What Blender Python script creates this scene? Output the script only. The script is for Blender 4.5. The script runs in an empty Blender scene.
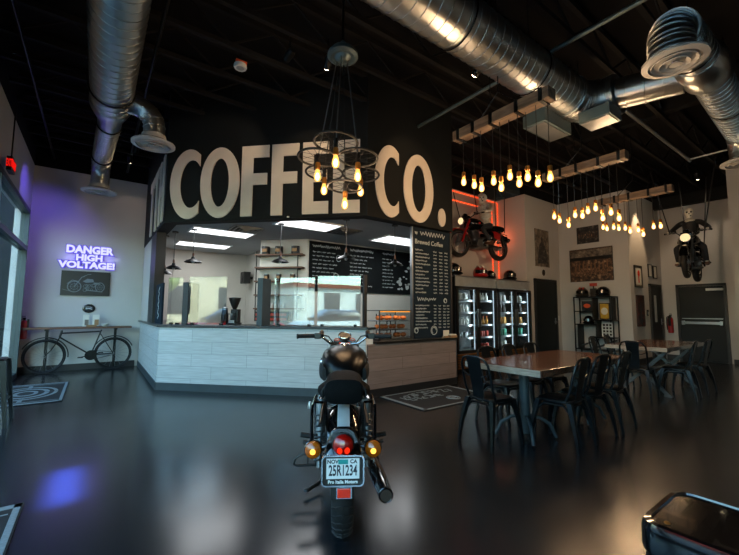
import bpy, bmesh, math, random
from mathutils import Vector as V, Matrix as MX, Euler
random.seed(7)
PI = math.pi
SC = bpy.context.scene
COL = SC.collection

# ------------------------------------------------------------------ materials
def lin(h):
    h = h.lstrip('#')
    out = []
    for i in (0, 2, 4):
        c = int(h[i:i+2], 16) / 255
        out.append(c / 12.92 if c <= .04045 else ((c + .055) / 1.055) ** 2.4)
    return tuple(out) + (1,)

MATS = {}
def mat(name, hexc, rough=.5, metal=0, noise=6.0, amt=.12, bump=0, spec=.5, rvar=.0, coat=0, stretch=None):
    """principled material with a noise-varied base colour"""
    m = bpy.data.materials.new(name); m.use_nodes = True
    nt = m.node_tree; b = nt.nodes['Principled BSDF']
    tc = nt.nodes.new('ShaderNodeTexCoord'); nz = nt.nodes.new('ShaderNodeTexNoise')
    nz.inputs['Scale'].default_value = noise; nz.inputs['Detail'].default_value = 5
    src = tc.outputs['Object']
    if stretch:
        mp = nt.nodes.new('ShaderNodeMapping'); mp.inputs['Scale'].default_value = stretch
        nt.links.new(src, mp.inputs['Vector']); src = mp.outputs['Vector']
    nt.links.new(src, nz.inputs['Vector'])
    c = lin(hexc)
    rp = nt.nodes.new('ShaderNodeValToRGB')
    rp.color_ramp.elements[0].position = .3; rp.color_ramp.elements[1].position = .7
    rp.color_ramp.elements[0].color = tuple(x * (1 - amt) for x in c[:3]) + (1,)
    rp.color_ramp.elements[1].color = tuple(min(1, x * (1 + amt)) for x in c[:3]) + (1,)
    nt.links.new(nz.outputs['Fac'], rp.inputs['Fac']); nt.links.new(rp.outputs['Color'], b.inputs['Base Color'])
    b.inputs['Roughness'].default_value = rough; b.inputs['Metallic'].default_value = metal
    b.inputs['Specular IOR Level'].default_value = spec; b.inputs['Coat Weight'].default_value = coat
    if rvar:
        mr = nt.nodes.new('ShaderNodeMapRange')
        mr.inputs['To Min'].default_value = max(0, rough - rvar); mr.inputs['To Max'].default_value = rough + rvar
        nt.links.new(nz.outputs['Fac'], mr.inputs['Value']); nt.links.new(mr.outputs['Result'], b.inputs['Roughness'])
    if bump:
        bp = nt.nodes.new('ShaderNodeBump'); bp.inputs['Strength'].default_value = bump; bp.inputs['Distance'].default_value = .01
        nt.links.new(nz.outputs['Fac'], bp.inputs['Height']); nt.links.new(bp.outputs['Normal'], b.inputs['Normal'])
    MATS[name] = m
    return m

def emit(name, hexc, strength):
    m = bpy.data.materials.new(name); m.use_nodes = True
    nt = m.node_tree; nt.nodes.clear()
    o = nt.nodes.new('ShaderNodeOutputMaterial'); e = nt.nodes.new('ShaderNodeEmission')
    e.inputs['Color'].default_value = lin(hexc); e.inputs['Strength'].default_value = strength
    nt.links.new(e.outputs[0], o.inputs[0]); MATS[name] = m
    return m

def glass(name, hexc='ffffff', refl=.0, rough=0.0, tint=.9, graze=.9):
    """thin clear sheet: straight-through transmission plus a Schlick mirror reflection"""
    m = bpy.data.materials.new(name); m.use_nodes = True
    nt = m.node_tree; nt.nodes.clear(); L = nt.links.new
    o = nt.nodes.new('ShaderNodeOutputMaterial'); t = nt.nodes.new('ShaderNodeBsdfTransparent'); g = nt.nodes.new('ShaderNodeBsdfGlossy')
    ge = nt.nodes.new('ShaderNodeNewGeometry'); dt = nt.nodes.new('ShaderNodeVectorMath'); dt.operation = 'DOT_PRODUCT'
    L(ge.outputs['Normal'], dt.inputs[0]); L(ge.outputs['Incoming'], dt.inputs[1])
    def mth(op, x, y):
        n = nt.nodes.new('ShaderNodeMath'); n.operation = op; n.use_clamp = op == 'ADD'
        for k, v in enumerate((x, y)):
            if v is None: continue
            if isinstance(v, (int, float)): n.inputs[k].default_value = v
            else: L(v, n.inputs[k])
        return n.outputs[0]
    f = mth('ADD', mth('MULTIPLY', mth('POWER', mth('SUBTRACT', 1, mth('ABSOLUTE', dt.outputs['Value'], None)), 5), graze), .04 + refl)
    mx = nt.nodes.new('ShaderNodeMixShader'); c = lin(hexc); t.inputs['Color'].default_value = tuple(x * tint for x in c[:3]) + (1,)
    g.inputs['Roughness'].default_value = rough
    L(f, mx.inputs[0]); L(t.outputs[0], mx.inputs[1]); L(g.outputs[0], mx.inputs[2]); L(mx.outputs[0], o.inputs[0])
    MATS[name] = m
    return m
def glow_glass(name, hexc, strength, clear=.5):
    """lit lamp glass: glowing and partly see-through"""
    m = emit(name, hexc, strength); nt = m.node_tree
    o = next(n for n in nt.nodes if n.type == 'OUTPUT_MATERIAL'); e = next(n for n in nt.nodes if n.type == 'EMISSION')
    t = nt.nodes.new('ShaderNodeBsdfTransparent'); mx = nt.nodes.new('ShaderNodeMixShader'); mx.inputs[0].default_value = clear
    t.inputs['Color'].default_value = (1, .8, .5, 1)
    nt.links.new(e.outputs[0], mx.inputs[1]); nt.links.new(t.outputs[0], mx.inputs[2]); nt.links.new(mx.outputs[0], o.inputs[0])
    return m

def plank_mat(name, hexa, hexb, mortar, bw, rh, rough=.45, ms=.004, grain=(1.5, 1, 26)):
    """plank tiles laid on the local x / z axes, streaky grain"""
    m = bpy.data.materials.new(name); m.use_nodes = True
    nt = m.node_tree; b = nt.nodes['Principled BSDF']; L = nt.links.new
    tc = nt.nodes.new('ShaderNodeTexCoord'); sp = nt.nodes.new('ShaderNodeSeparateXYZ'); cb = nt.nodes.new('ShaderNodeCombineXYZ')
    L(tc.outputs['Object'], sp.inputs[0]); L(sp.outputs['X'], cb.inputs['X']); L(sp.outputs['Z'], cb.inputs['Y'])
    br = nt.nodes.new('ShaderNodeTexBrick'); br.offset = .37; br.inputs['Scale'].default_value = 1
    br.inputs['Brick Width'].default_value = bw; br.inputs['Row Height'].default_value = rh
    br.inputs['Mortar Size'].default_value = ms; br.inputs['Mortar'].default_value = lin(mortar)
    br.inputs['Color1'].default_value = lin(hexa); br.inputs['Color2'].default_value = lin(hexb)
    L(cb.outputs[0], br.inputs['Vector'])
    mp = nt.nodes.new('ShaderNodeMapping'); mp.inputs['Scale'].default_value = grain; L(tc.outputs['Object'], mp.inputs[0])
    nz = nt.nodes.new('ShaderNodeTexNoise'); nz.inputs['Scale'].default_value = 2.2; nz.inputs['Detail'].default_value = 6
    L(mp.outputs[0], nz.inputs['Vector'])
    rp = nt.nodes.new('ShaderNodeValToRGB'); rp.color_ramp.elements[0].position = .3; rp.color_ramp.elements[1].position = .72
    rp.color_ramp.elements[0].color = (.72, .72, .72, 1); rp.color_ramp.elements[1].color = (1, 1, 1, 1)
    L(nz.outputs['Fac'], rp.inputs[0])
    mx = nt.nodes.new('ShaderNodeMix'); mx.data_type = 'RGBA'; mx.blend_type = 'MULTIPLY'; mx.inputs[0].default_value = 1
    L(br.outputs['Color'], mx.inputs[6]); L(rp.outputs['Color'], mx.inputs[7]); L(mx.outputs[2], b.inputs['Base Color'])
    b.inputs['Roughness'].default_value = rough
    MATS[name] = m
    return m

def picture_mat(name, dark, light, accent, scale=9, rough=.5):
    """faded print: blotchy two-tone picture"""
    m = bpy.data.materials.new(name); m.use_nodes = True
    nt = m.node_tree; b = nt.nodes['Principled BSDF']; L = nt.links.new
    tc = nt.nodes.new('ShaderNodeTexCoord'); nz = nt.nodes.new('ShaderNodeTexNoise')
    nz.inputs['Scale'].default_value = scale; nz.inputs['Detail'].default_value = 8; nz.inputs['Roughness'].default_value = .7
    L(tc.outputs['Object'], nz.inputs['Vector'])
    rp = nt.nodes.new('ShaderNodeValToRGB'); e = rp.color_ramp.elements
    e[0].position = .38; e[0].color = lin(dark); e[1].position = .68; e[1].color = lin(light)
    k = e.new(.53); k.color = lin(accent)
    L(nz.outputs['Fac'], rp.inputs[0]); L(rp.outputs[0], b.inputs['Base Color']); b.inputs['Roughness'].default_value = rough
    MATS[name] = m
    return m

# ------------------------------------------------------------------ mesh builder
def frame_of(d):
    d = V(d).normalized()
    a = V((0, 0, 1)) if abs(d.z) < .95 else V((1, 0, 0))
    u = d.cross(a).normalized()
    return d, u, d.cross(u).normalized()

class MB:
    def __init__(s): s.bm = bmesh.new()
    def _faces(s, fs):
        for f in fs:
            try: s.bm.faces.new(f)
            except ValueError: pass
    def box(s, x0, y0, z0, x1, y1, z1, M=None):
        c = [V((x, y, z)) for z in (z0, z1) for y in (y0, y1) for x in (x0, x1)]
        if M is not None: c = [M @ p for p in c]
        v = [s.bm.verts.new(p) for p in c]
        s._faces([[v[i] for i in q] for q in ((0,2,3,1),(4,5,7,6),(0,1,5,4),(2,6,7,3),(0,4,6,2),(1,3,7,5))])
        return s
    def obox(s, c, d, rot=(0, 0, 0)):
        M = MX.Translation(V(c)) @ Euler(rot).to_matrix().to_4x4()
        return s.box(-d[0]/2, -d[1]/2, -d[2]/2, d[0]/2, d[1]/2, d[2]/2, M)
    def bar(s, p0, p1, w, h, up=(0, 0, 1)):
        p0, p1 = V(p0), V(p1); d = (p1 - p0).normalized()
        u = d.cross(V(up))
        if u.length < 1e-4: u = d.cross(V((1, 0, 0)))
        u.normalize(); n = u.cross(d)
        v = [s.bm.verts.new(p + u * a * w / 2 + n * b * h / 2) for p in (p0, p1) for a, b in ((-1,-1),(1,-1),(1,1),(-1,1))]
        s._faces([[v[i] for i in q] for q in ((0,3,2,1),(4,5,6,7),(0,1,5,4),(1,2,6,5),(2,3,7,6),(3,0,4,7))])
        return s
    def rings(s, rings, closed=False, cap=True):
        R = [[s.bm.verts.new(p) for p in r] for r in rings]
        n = len(R[0]); K = len(R)
        for i in range(K if closed else K - 1):
            a, b = R[i], R[(i + 1) % K]
            s._faces([[a[j], a[(j+1) % n], b[(j+1) % n], b[j]] for j in range(n)])
        if cap and not closed:
            s._faces([list(reversed(R[0])), R[-1]])
        return s
    def cyl(s, p0, p1, r0, r1=None, n=14):
        if r1 is None: r1 = r0
        p0, p1 = V(p0), V(p1); d, u, w = frame_of(p1 - p0)
        ring = lambda p, r: [p + (u * math.cos(2*PI*k/n) + w * math.sin(2*PI*k/n)) * max(r, 1e-4) for k in range(n)]
        return s.rings([ring(p0, r0), ring(p1, r1)])
    def lathe(s, prof, o=(0, 0, 0), axis=(0, 0, 1), n=20, cap=True):
        o = V(o); d, u, w = frame_of(axis)
        return s.rings([[o + d * h + (u * math.cos(2*PI*k/n) + w * math.sin(2*PI*k/n)) * max(r, 1e-4) for k in range(n)] for r, h in prof], cap=cap)
    def tube(s, pts, r, n=8, closed=False, cap=True):
        pts = [V(p) for p in pts]; K = len(pts)
        rr = r if isinstance(r, (list, tuple)) else [r] * K
        u = None; out = []
        for i, p in enumerate(pts):
            if closed: t = pts[(i+1) % K] - pts[i-1]
            else: t = pts[min(i+1, K-1)] - pts[max(i-1, 0)]
            t.normalize()
            if u is None: _, u, _ = frame_of(t)
            u = u - t * u.dot(t)
            if u.length < 1e-5: _, u, _ = frame_of(t)
            u.normalize(); w = t.cross(u)
            out.append([p + (u * math.cos(2*PI*k/n) + w * math.sin(2*PI*k/n)) * rr[i] for k in range(n)])
        return s.rings(out, closed=closed, cap=cap)
    def torus(s, c, axis, R, r, n=28, m=8, a0=0, a1=2*PI):
        c = V(c); d, u, w = frame_of(axis); full = abs(a1 - a0 - 2*PI) < 1e-6
        K = n if full else n + 1
        pts = [c + (u * math.cos(a0 + (a1-a0)*k/n) + w * math.sin(a0 + (a1-a0)*k/n)) * R for k in range(K)]
        return s.tube(pts, r, m, closed=full)
    def ell(s, c, r, n=16, m=10, M=None):
        c = V(c); r = r if isinstance(r, (list, tuple)) else (r, r, r)
        rg = []
        for i in range(m + 1):
            a = -PI/2 + PI*i/m; ca = max(math.cos(a), 1e-3); sa = math.sin(a)
            rg.append([V((r[0]*ca*math.cos(2*PI*k/n), r[1]*ca*math.sin(2*PI*k/n), r[2]*sa)) for k in range(n)])
        if M is not None: rg = [[M @ p for p in q] for q in rg]
        return s.rings([[p + c for p in q] for q in rg])
    def prism(s, pts, o=(0,0,0), u=(1,0,0), v=(0,1,0), t=.1, n=None):
        o, u, v = V(o), V(u), V(v); nn = V(n) if n else u.cross(v)
        A = [o + u*a + v*b for a, b in pts]
        return s.rings([A, [p + nn*t for p in A]])
    def band(s, outer, inner, o, u, v, t, closed=True):
        """flat ring between two matching 2-D outlines, given thickness"""
        o, u, v = V(o), V(u), V(v); n = u.cross(v)
        f = lambda q, k: o + u*q[0] + v*q[1] + n*k
        return s.rings([[f(a, 0), f(b, 0), f(b, t), f(a, t)] for a, b in zip(outer, inner)], closed=closed)
    def loft(s, secs, n=20):
        """secs: (y, cx, cz, half width, half height, exponent) super-ellipse rings along y"""
        rg = []
        for y, cx, cz, hw, hh, ex in secs:
            q = []
            for k in range(n):
                a = 2*PI*k/n; c, d = math.cos(a), math.sin(a)
                q.append(V((cx + hw * math.copysign(abs(c)**(2/ex), c), y, cz + hh * math.copysign(abs(d)**(2/ex), d))))
            rg.append(q)
        return s.rings(rg)
    def mesh(s, name='m'):
        bmesh.ops.recalc_face_normals(s.bm, faces=s.bm.faces[:])
        me = bpy.data.meshes.new(name); s.bm.to_mesh(me); s.bm.free()
        return me
    def build(s, name, material, parent=None, bevel=0, smooth=True, sub=0, ang=40, seg=2):
        me = s.mesh(name)
        o = bpy.data.objects.new(name, me); COL.objects.link(o)
        me.materials.append(MATS[material] if isinstance(material, str) else material)
        if smooth:
            me.shade_smooth(); me.set_sharp_from_angle(angle=math.radians(ang))
        if bevel:
            b = o.modifiers.new('b', 'BEVEL'); b.width = bevel; b.segments = seg; b.limit_method = 'ANGLE'
        if sub:
            b = o.modifiers.new('s', 'SUBSURF'); b.levels = sub; b.render_levels = sub
        if parent is not None: o.parent = parent
        return o

def tag(o, label=None, cat=None, group=None, kind=None):
    if label: o['label'] = label
    if cat: o['category'] = cat
    if group: o['group'] = group
    if kind: o['kind'] = kind
    return o
def thing(name, label, cat, loc=(0, 0, 0), rz=0, group=None):
    o = bpy.data.objects.new(name, None); o.empty_display_size = .1; COL.objects.link(o)
    o.location = loc; o.rotation_euler = (0, 0, rz)
    return tag(o, label, cat, group)
def struct(mb, name, material, **k):
    return tag(mb.build(name, material, smooth=k.pop('smooth', False), **k), kind='structure')
def kids(o): return [c for c in COL.objects if c.parent == o]
def dup(root, loc, rz=None, label=None, group=None):
    def cp(o, par):
        c = o.copy(); COL.objects.link(c)
        if par is not None: c.parent = par
        for ch in list(KIDS.get(o.name, [])): cp(ch, c)
        return c
    KIDS = {}
    for o in COL.objects:
        if o.parent: KIDS.setdefault(o.parent.name, []).append(o)
    r = cp(root, None); r.location = loc
    if rz is not None: r.rotation_euler = (0, 0, rz)
    if label: r['label'] = label
    if group: r['group'] = group
    return r
def text(body, size, name, material, parent, loc, rot=(0,0,0), ext=.002, bold=0.0, align='CENTER', sx=1, space=1):
    cu = bpy.data.curves.new('t', 'FONT'); cu.body = body; cu.size = size; cu.extrude = ext; cu.offset = bold
    cu.align_x = align; cu.align_y = 'CENTER'; cu.space_character = space; cu.resolution_u = 3
    t = bpy.data.objects.new('t', cu); COL.objects.link(t)
    bpy.context.view_layer.update()
    me = bpy.data.meshes.new_from_object(t.evaluated_get(bpy.context.evaluated_depsgraph_get()))
    bpy.data.objects.remove(t); bpy.data.curves.remove(cu)
    o = bpy.data.objects.new(name, me); COL.objects.link(o)
    me.materials.clear(); me.materials.append(MATS[material])
    o.location = loc; o.rotation_euler = rot; o.scale = (sx, 1, 1)
    if parent is not None: o.parent = parent
    return o
def light(kind, name, loc, energy, color, size=.1, rot=None, **k):
    l = bpy.data.lights.new(name, kind); l.energy = energy; l.color = color
    if kind == 'AREA':
        l.size = size
    elif kind in ('POINT', 'SPOT'): l.shadow_soft_size = size
    for a, b in k.items(): setattr(l, a, b)
    o = bpy.data.objects.new(name, l); COL.objects.link(o); o.location = loc
    if rot is not None: o.rotation_euler = rot
    return o
def aim(o, tgt):
    o.rotation_euler = (V(tgt) - V(o.location)).to_track_quat('-Z', 'Y').to_euler()
ORD = ['first','second','third','fourth','fifth','sixth','seventh','eighth','ninth','tenth','eleventh','twelfth']

# ------------------------------------------------------------------ palette
mat('wall_paint', 'b4b1ae', .75, noise=1.3, amt=.05)
mat('ceiling_black', '08080a', .9, spec=.2, amt=.25)
mat('joist_black', '0a0a0b', .8, spec=.3, amt=.2)
mat('black_trim', '121518', .5, amt=.15)
mat('fascia_black', '101416', .7, spec=.2, noise=2, amt=.12)
mat('letter_cream', 'd3cabd', .6, noise=3, amt=.06)
mat('dark_steel', '0e1113', .38, metal=.6, amt=.2)
mat('chair_metal', '191f23', .32, metal=.75, noise=9, amt=.2, rvar=.08)
mat('black_gloss', '060607', .12, spec=.6, coat=.6)
mat('black_satin', '0b0c0d', .4)
mat('black_leather', '0d0e0f', .65, spec=.04, noise=60, amt=.2, bump=.25)
mat('rubber', '0b0b0c', .75, noise=20, amt=.2)
mat('chrome', 'c9ccd0', .12, metal=1, noise=3, amt=.04)
mat('steel', '8d9296', .3, metal=1, noise=4, amt=.1)
mat('galvanised', 'b2b8ba', .30, metal=1, noise=2.2, amt=.14, rvar=.06)
mat('diffuser_white', 'b5b5b2', .45, amt=.05)
mat('engine_grey', '5b5e60', .4, metal=.8, noise=12, amt=.25)
mat('red_lens', '8e0a05', .15, spec=.7, coat=.5, amt=.15, noise=30)
mat('red_bright', 'f03014', .2, amt=.1)
mat('amber_lens', 'a8500a', .15, spec=.7, coat=.5, amt=.25, noise=40)
mat('plate_white', 'dfe3e4', .4, amt=.04)
mat('plate_ink', '1c2230', .5)
mat('plate_teal', '148c8c', .45)
mat('red_paint', '9b1412', .3, coat=.4)
mat('orange_print', 'd5521f', .5)
mat('white_paint', 'cfd2d0', .5, amt=.05)
mat('bone', 'd5d0c2', .55, noise=14, amt=.15)
mat('shirt_grey', '97938c', .8, noise=18, amt=.2)
mat('denim', '20252c', .8, noise=20, amt=.2)
mat('jacket_black', '121112', .6, noise=20, amt=.25)
mat('brown_leather', '4b2a1a', .55, noise=16, amt=.25)
mat('chalkboard', '101416', .85, spec=.15, noise=3, amt=.25)
mat('chalk', 'b6bdbd', .9, amt=.1)
mat('menu_board', '18242f', .85, spec=.15, noise=3, amt=.2)
mat('old_wood', '675444', .7, noise=4, amt=.5, stretch=(6, 1, 6))
mat('shelf_wood', '5a3a26', .6, noise=5, amt=.35, stretch=(1, 6, 6))
mat('table_wood', '472d21', .22, noise=3, amt=.5, stretch=(1.2, 9, 4), coat=.3, rvar=.06)
mat('slab_edge', '8b8378', .6, noise=6, amt=.35, stretch=(2, 2, 9))
mat('mat_black', '0c0f11', .9, noise=50, amt=.25)
mat('mat_grey', '727d81', .9, noise=50, amt=.15)
mat('door_dark', '11181b', .55, spec=.3, noise=4, amt=.1)
mat('alu_frame', '55676b', .4, metal=.5, amt=.1)
mat('window_alu', '2a383c', .45, metal=.2, amt=.1)
mat('tank_black', '070809', .3, spec=.22)
mat('fur_white', 'c9c5bb', .9, noise=30, amt=.25)
mat('counter_dark', '20272b', .3, amt=.25, noise=20)
mat('teal_base', '29363b', .5, amt=.15)
mat('asphalt', '6f7376', .8, noise=3, amt=.2)
mat('stucco', 'e0c6a4', .9, noise=2, amt=.2)
mat('stucco_white', 'd6d2c8', .9, noise=2, amt=.1)
mat('brick_red', '8f4a34', .9, noise=4, amt=.3)
mat('leaf', '6d7a2e', .8, noise=8, amt=.4)
mat('leaf_gold', 'b28c2b', .8, noise=8, amt=.35)
mat('pastry', 'b2622a', .6, noise=18, amt=.4)
mat('paper', 'ccc7bb', .8, amt=.06)
mat('kraft', '8a6a48', .8, amt=.15)
mat('teal_can', '2a8a70', .35, metal=.3)
mat('amber_can', 'c08a3a', .35, metal=.3)
mat('red_can', 'a83a2c', .35, metal=.3)
mat('silver_can', '9da3a6', .3, metal=.5)
mat('white_can', 'c9cac6', .4)
mat('dark_can', '2a2520', .3, metal=.2)
mat('bar_wall', 'c2bfb8', .8, noise=1.5, amt=.05)
mat('bar_ceiling', 'a5a8aa', .85, noise=2, amt=.06)
mat('fridge_inside', 'a9b2b4', .5, amt=.05)
mat('soil', '2a1b10', .8, amt=.3)
picture_mat('sepia_photo', '17110d', 'b09074', '4d3626', 11)
picture_mat('grey_photo', '0f0f10', '77736d', '2e2c2b', 13)
picture_mat('beige_photo', '3a332d', '9c8f80', '6f655a', 9)
picture_mat('red_art', '140d0b', '7a2a1c', '33140f', 8)
glass('pane', 'd4e6e8', -.02, graze=.08)
glass('guard_glass', 'f2f8fa', .13)
glass('cooler_glass', 'dfe8ea', .0, tint=.9)
glass('case_glass', 'f5f8f8', .0)
glow_glass('bulb_glow', 'ffb458', 1.5, .3)
glow_glass('lamp_glass', 'ffd9a0', 2.0, .2)
emit('filament', 'ffeccc', 12)
mat('wheel_black', '0b0c0f', .5, spec=.3, amt=.15)
emit('bulb_neck', 'e08a2a', 1.6)
emit('troffer', 'f6faff', 1.6)
emit('neon_core', 'd6d8ff', .7)
emit('neon_halo', '6a5cff', .5)
emit('cooler_led', 'e6f4ff', .9)
emit('rope_led', 'ff4a1c', 1.2)
emit('headlamp_on', 'ffd8a0', .75)
emit('headlamp_amber', 'ffb040', 2.0)
mat('old_ink', '76563c', .6)
mat('blocker_dark', '10191b', .9)  # for the added dark blocker outside the left panes
mat('sheen_grey', 'b4b8b8', .35, metal=.2)  # pale tone for the painted sheen on the rear fender
emit('tail_glow', 'ff2a12', .9)
emit('exit_red', 'ff1a14', .5)
emit('track_glow', 'ffe6c0', 25)
emit('grille_amber', 'ff9a30', 1)
def floor_mat():
    m = bpy.data.materials.new('polished_concrete'); m.use_nodes = True
    nt = m.node_tree; b = nt.nodes['Principled BSDF']; L = nt.links.new
    tc = nt.nodes.new('ShaderNodeTexCoord')
    n1 = nt.nodes.new('ShaderNodeTexNoise'); n1.inputs['Scale'].default_value = .9; n1.inputs['Detail'].default_value = 4; n1.inputs['Roughness'].default_value = .5
    n2 = nt.nodes.new('ShaderNodeTexNoise'); n2.inputs['Scale'].default_value = 9; n2.inputs['Detail'].default_value = 6
    L(tc.outputs['Object'], n1.inputs['Vector']); L(tc.outputs['Object'], n2.inputs['Vector'])
    rp = nt.nodes.new('ShaderNodeValToRGB'); rp.color_ramp.elements[0].position = .3; rp.color_ramp.elements[1].position = .75
    rp.color_ramp.elements[0].color = lin('171a1d'); rp.color_ramp.elements[1].color = lin('202427')
    L(n1.outputs['Fac'], rp.inputs[0])
    r2 = nt.nodes.new('ShaderNodeValToRGB'); r2.color_ramp.elements[0].color = (.9,.9,.9,1); r2.color_ramp.elements[1].color = (1.05,1.05,1.05,1)
    L(n2.outputs['Fac'], r2.inputs[0])
    mx = nt.nodes.new('ShaderNodeMix'); mx.data_type = 'RGBA'; mx.blend_type = 'MULTIPLY'; mx.inputs[0].default_value = 1
    L(rp.outputs[0], mx.inputs[6]); L(r2.outputs[0], mx.inputs[7]); L(mx.outputs[2], b.inputs['Base Color'])
    mr = nt.nodes.new('ShaderNodeMapRange'); mr.inputs['To Min'].default_value = .16; mr.inputs['To Max'].default_value = .27
    L(n1.outputs['Fac'], mr.inputs[0]); L(mr.outputs[0], b.inputs['Roughness'])
    b.inputs['Specular IOR Level'].default_value = .42
    MATS['polished_concrete'] = m
floor_mat()
plank_mat('tile_white', 'b4bbbd', 'bec4c6', '959da0', .95, .195)
plank_mat('wood_grey', '7d6e68', '8d7d76', '5f534e', 1.1, .19, grain=(1.2, 1, 20))
SKY, SUN, BULB, TROF, NEON, VIO, BLUE, COOL, EXPO = 1.7, 12, 4.6, 11, 1.0, 55, 11, 5, .75
# ------------------------------------------------------------------ room shell
FL = MB(); FL.box(-1.4, -4.2, -.12, 13.4, 10.5, 0); struct(FL, 'floor', 'polished_concrete')
struct(MB().box(-1.6, -4.4, 5.1, 13.5, 10.6, 5.2), 'ceiling', 'ceiling_black')
TN = [0]
def trim(mb, material, **k):
    TN[0] += 1
    return struct(mb, 'trim_%d' % TN[0], material, **k)
# open-web joists along x (chords and diagonal webs)
for i in range(-11, 11):
    y = 3.32 + .66 * i
    if y > 10.2 or y < -4: continue
    m = MB(); m.box(-1.19, y - .03, 4.60, 13.1, y + .03, 4.66); m.box(-1.19, y - .03, 5.02, 13.1, y + .03, 5.09)
    k = 0; x = -1.0
    while x < 12.6:
        a, b = (4.65, 5.03) if k % 2 == 0 else (5.03, 4.65)
        m.bar((x, y, a), (x + .55, y, b), .022, .022); x += .55; k += 1
    trim(m, 'joist_black')
# girder under the joists
trim(MB().box(7.6, -4.0, 4.68, 7.75, 3.6, 5.05), 'joist_black')
# back wall with the neon sign
WT = 4.30
def wall(name, mb, material='wall_paint'): return struct(mb, name, material)
wall('wall_back', MB().box(-1.35, 10.3, 0, 3.6, 10.5, WT))
trim(MB().box(-1.35, 10.3, WT, 3.6, 10.5, 5.1), 'ceiling_black')
wall('wall_left', MB().box(-1.35, -4.2, 3.22, -1.19, 10.3, WT).box(-1.35, 9.72, 0, -1.19, 10.3, 3.22))
trim(MB().box(-1.35, -4.2, WT, -1.19, 10.3, 5.1), 'ceiling_black')
wall('wall_rear', MB().box(-1.35, -4.4, 3.22, 13.3, -4.2, 5.1).box(-1.35, -4.4, 0, 13.3, -4.2, 3.22))
# right-hand side: stepped walls
WR = 4.42
wall('wall_alcove', MB().box(5.9, 6.3, 0, 9.08, 6.42, WR))
trim(MB().box(5.9, 6.3, WR, 9.08, 6.42, 5.1), 'ceiling_black')
wall('wall_alcove_side', MB().box(9.08, 5.45, 0, 9.2, 6.42, WR))
wall('wall_door_side', MB().box(9.2, 5.45, 0, 10.92, 5.57, WR))
trim(MB().box(9.08, 5.451, WR, 10.92, 5.57, 5.1), 'ceiling_black')
wall('wall_shelf_side', MB().box(10.8, 3.69, 0, 10.92, 5.45, WR))
trim(MB().box(10.801, 3.691, WR, 10.92, 5.45, 5.1), 'ceiling_black')
wall('wall_hall', MB().box(10.92, 3.69, 0, 13.3, 3.81, WR))
trim(MB().box(10.92, 3.691, WR, 13.3, 3.81, 5.1), 'ceiling_black')
wall('wall_end', MB().box(13.1, -4.2, 0, 13.3, 3.69, 4.25))
trim(MB().box(13.1, -4.2, 4.25, 13.3, 3.69, 5.1), 'ceiling_black')
trim(MB().box(12.7, -4.0, 4.2, 12.85, 3.69, 4.5), 'joist_black')
wall('wall_pier', MB().box(11.3, .9, 0, 11.75, 1.88, 4.6))
# baseboards
struct(MB().box(-1.19, 10.27, 0, .8, 10.3, .13), 'baseboard_back', 'black_trim')
struct(MB().box(9.2, 5.43, 0, 9.36, 5.45, .12).box(10.56, 5.43, 0, 10.8, 5.45, .12), 'baseboard_door_side', 'black_trim')
struct(MB().box(10.78, 3.69, 0, 10.8, 5.43, .12), 'baseboard_shelf_side', 'black_trim')
struct(MB().box(10.8, 3.67, 0, 11.98, 3.69, .12), 'baseboard_hall', 'black_trim')
struct(MB().box(13.08, 1.0, 0, 13.1, 2.3, .12).box(13.08, 3.42, 0, 13.1, 3.67, .12), 'baseboard_end', 'black_trim')

# storefront windows on the left and behind the camera
def storefront(n, x0, y0, x1, y1, bays):
    d = V((x1 - x0, y1 - y0, 0)); L = d.length; u = d / L; nrm = V((-u.y, u.x, 0)); o = V((x0, y0, 0))
    f = MB(); t = .13; w = .055
    def b(a0, a1, z0, z1):
        p = [o + u*a0 - nrm*t/2, o + u*a1 - nrm*t/2, o + u*a1 + nrm*t/2, o + u*a0 + nrm*t/2]
        f.rings([[V((q.x, q.y, z0)) for q in p], [V((q.x, q.y, z1)) for q in p]])
    for k in range(bays + 1):
        a = L * k / bays; a = min(max(a, w/2), L - w/2)
        b(a - w/2, a + w/2, 0, 3.22)
    for z0, z1 in ((0, .1), (2.42, 2.5), (3.14, 3.22)): b(0, L, z0, z1)
    w_ = struct(f, 'window_%d' % n, 'window_alu')
    g = MB()
    p = [o + u*.02 - nrm*.006, o + u*(L-.02) - nrm*.006, o + u*(L-.02) + nrm*.006, o + u*.02 + nrm*.006]
    g.rings([[V((q.x, q.y, .08)) for q in p], [V((q.x, q.y, 3.16)) for q in p]])
    g.build('pane', 'pane', w_, smooth=False)
storefront(1, -1.19, -4.1, -1.19, 9.74, 5)

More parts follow.
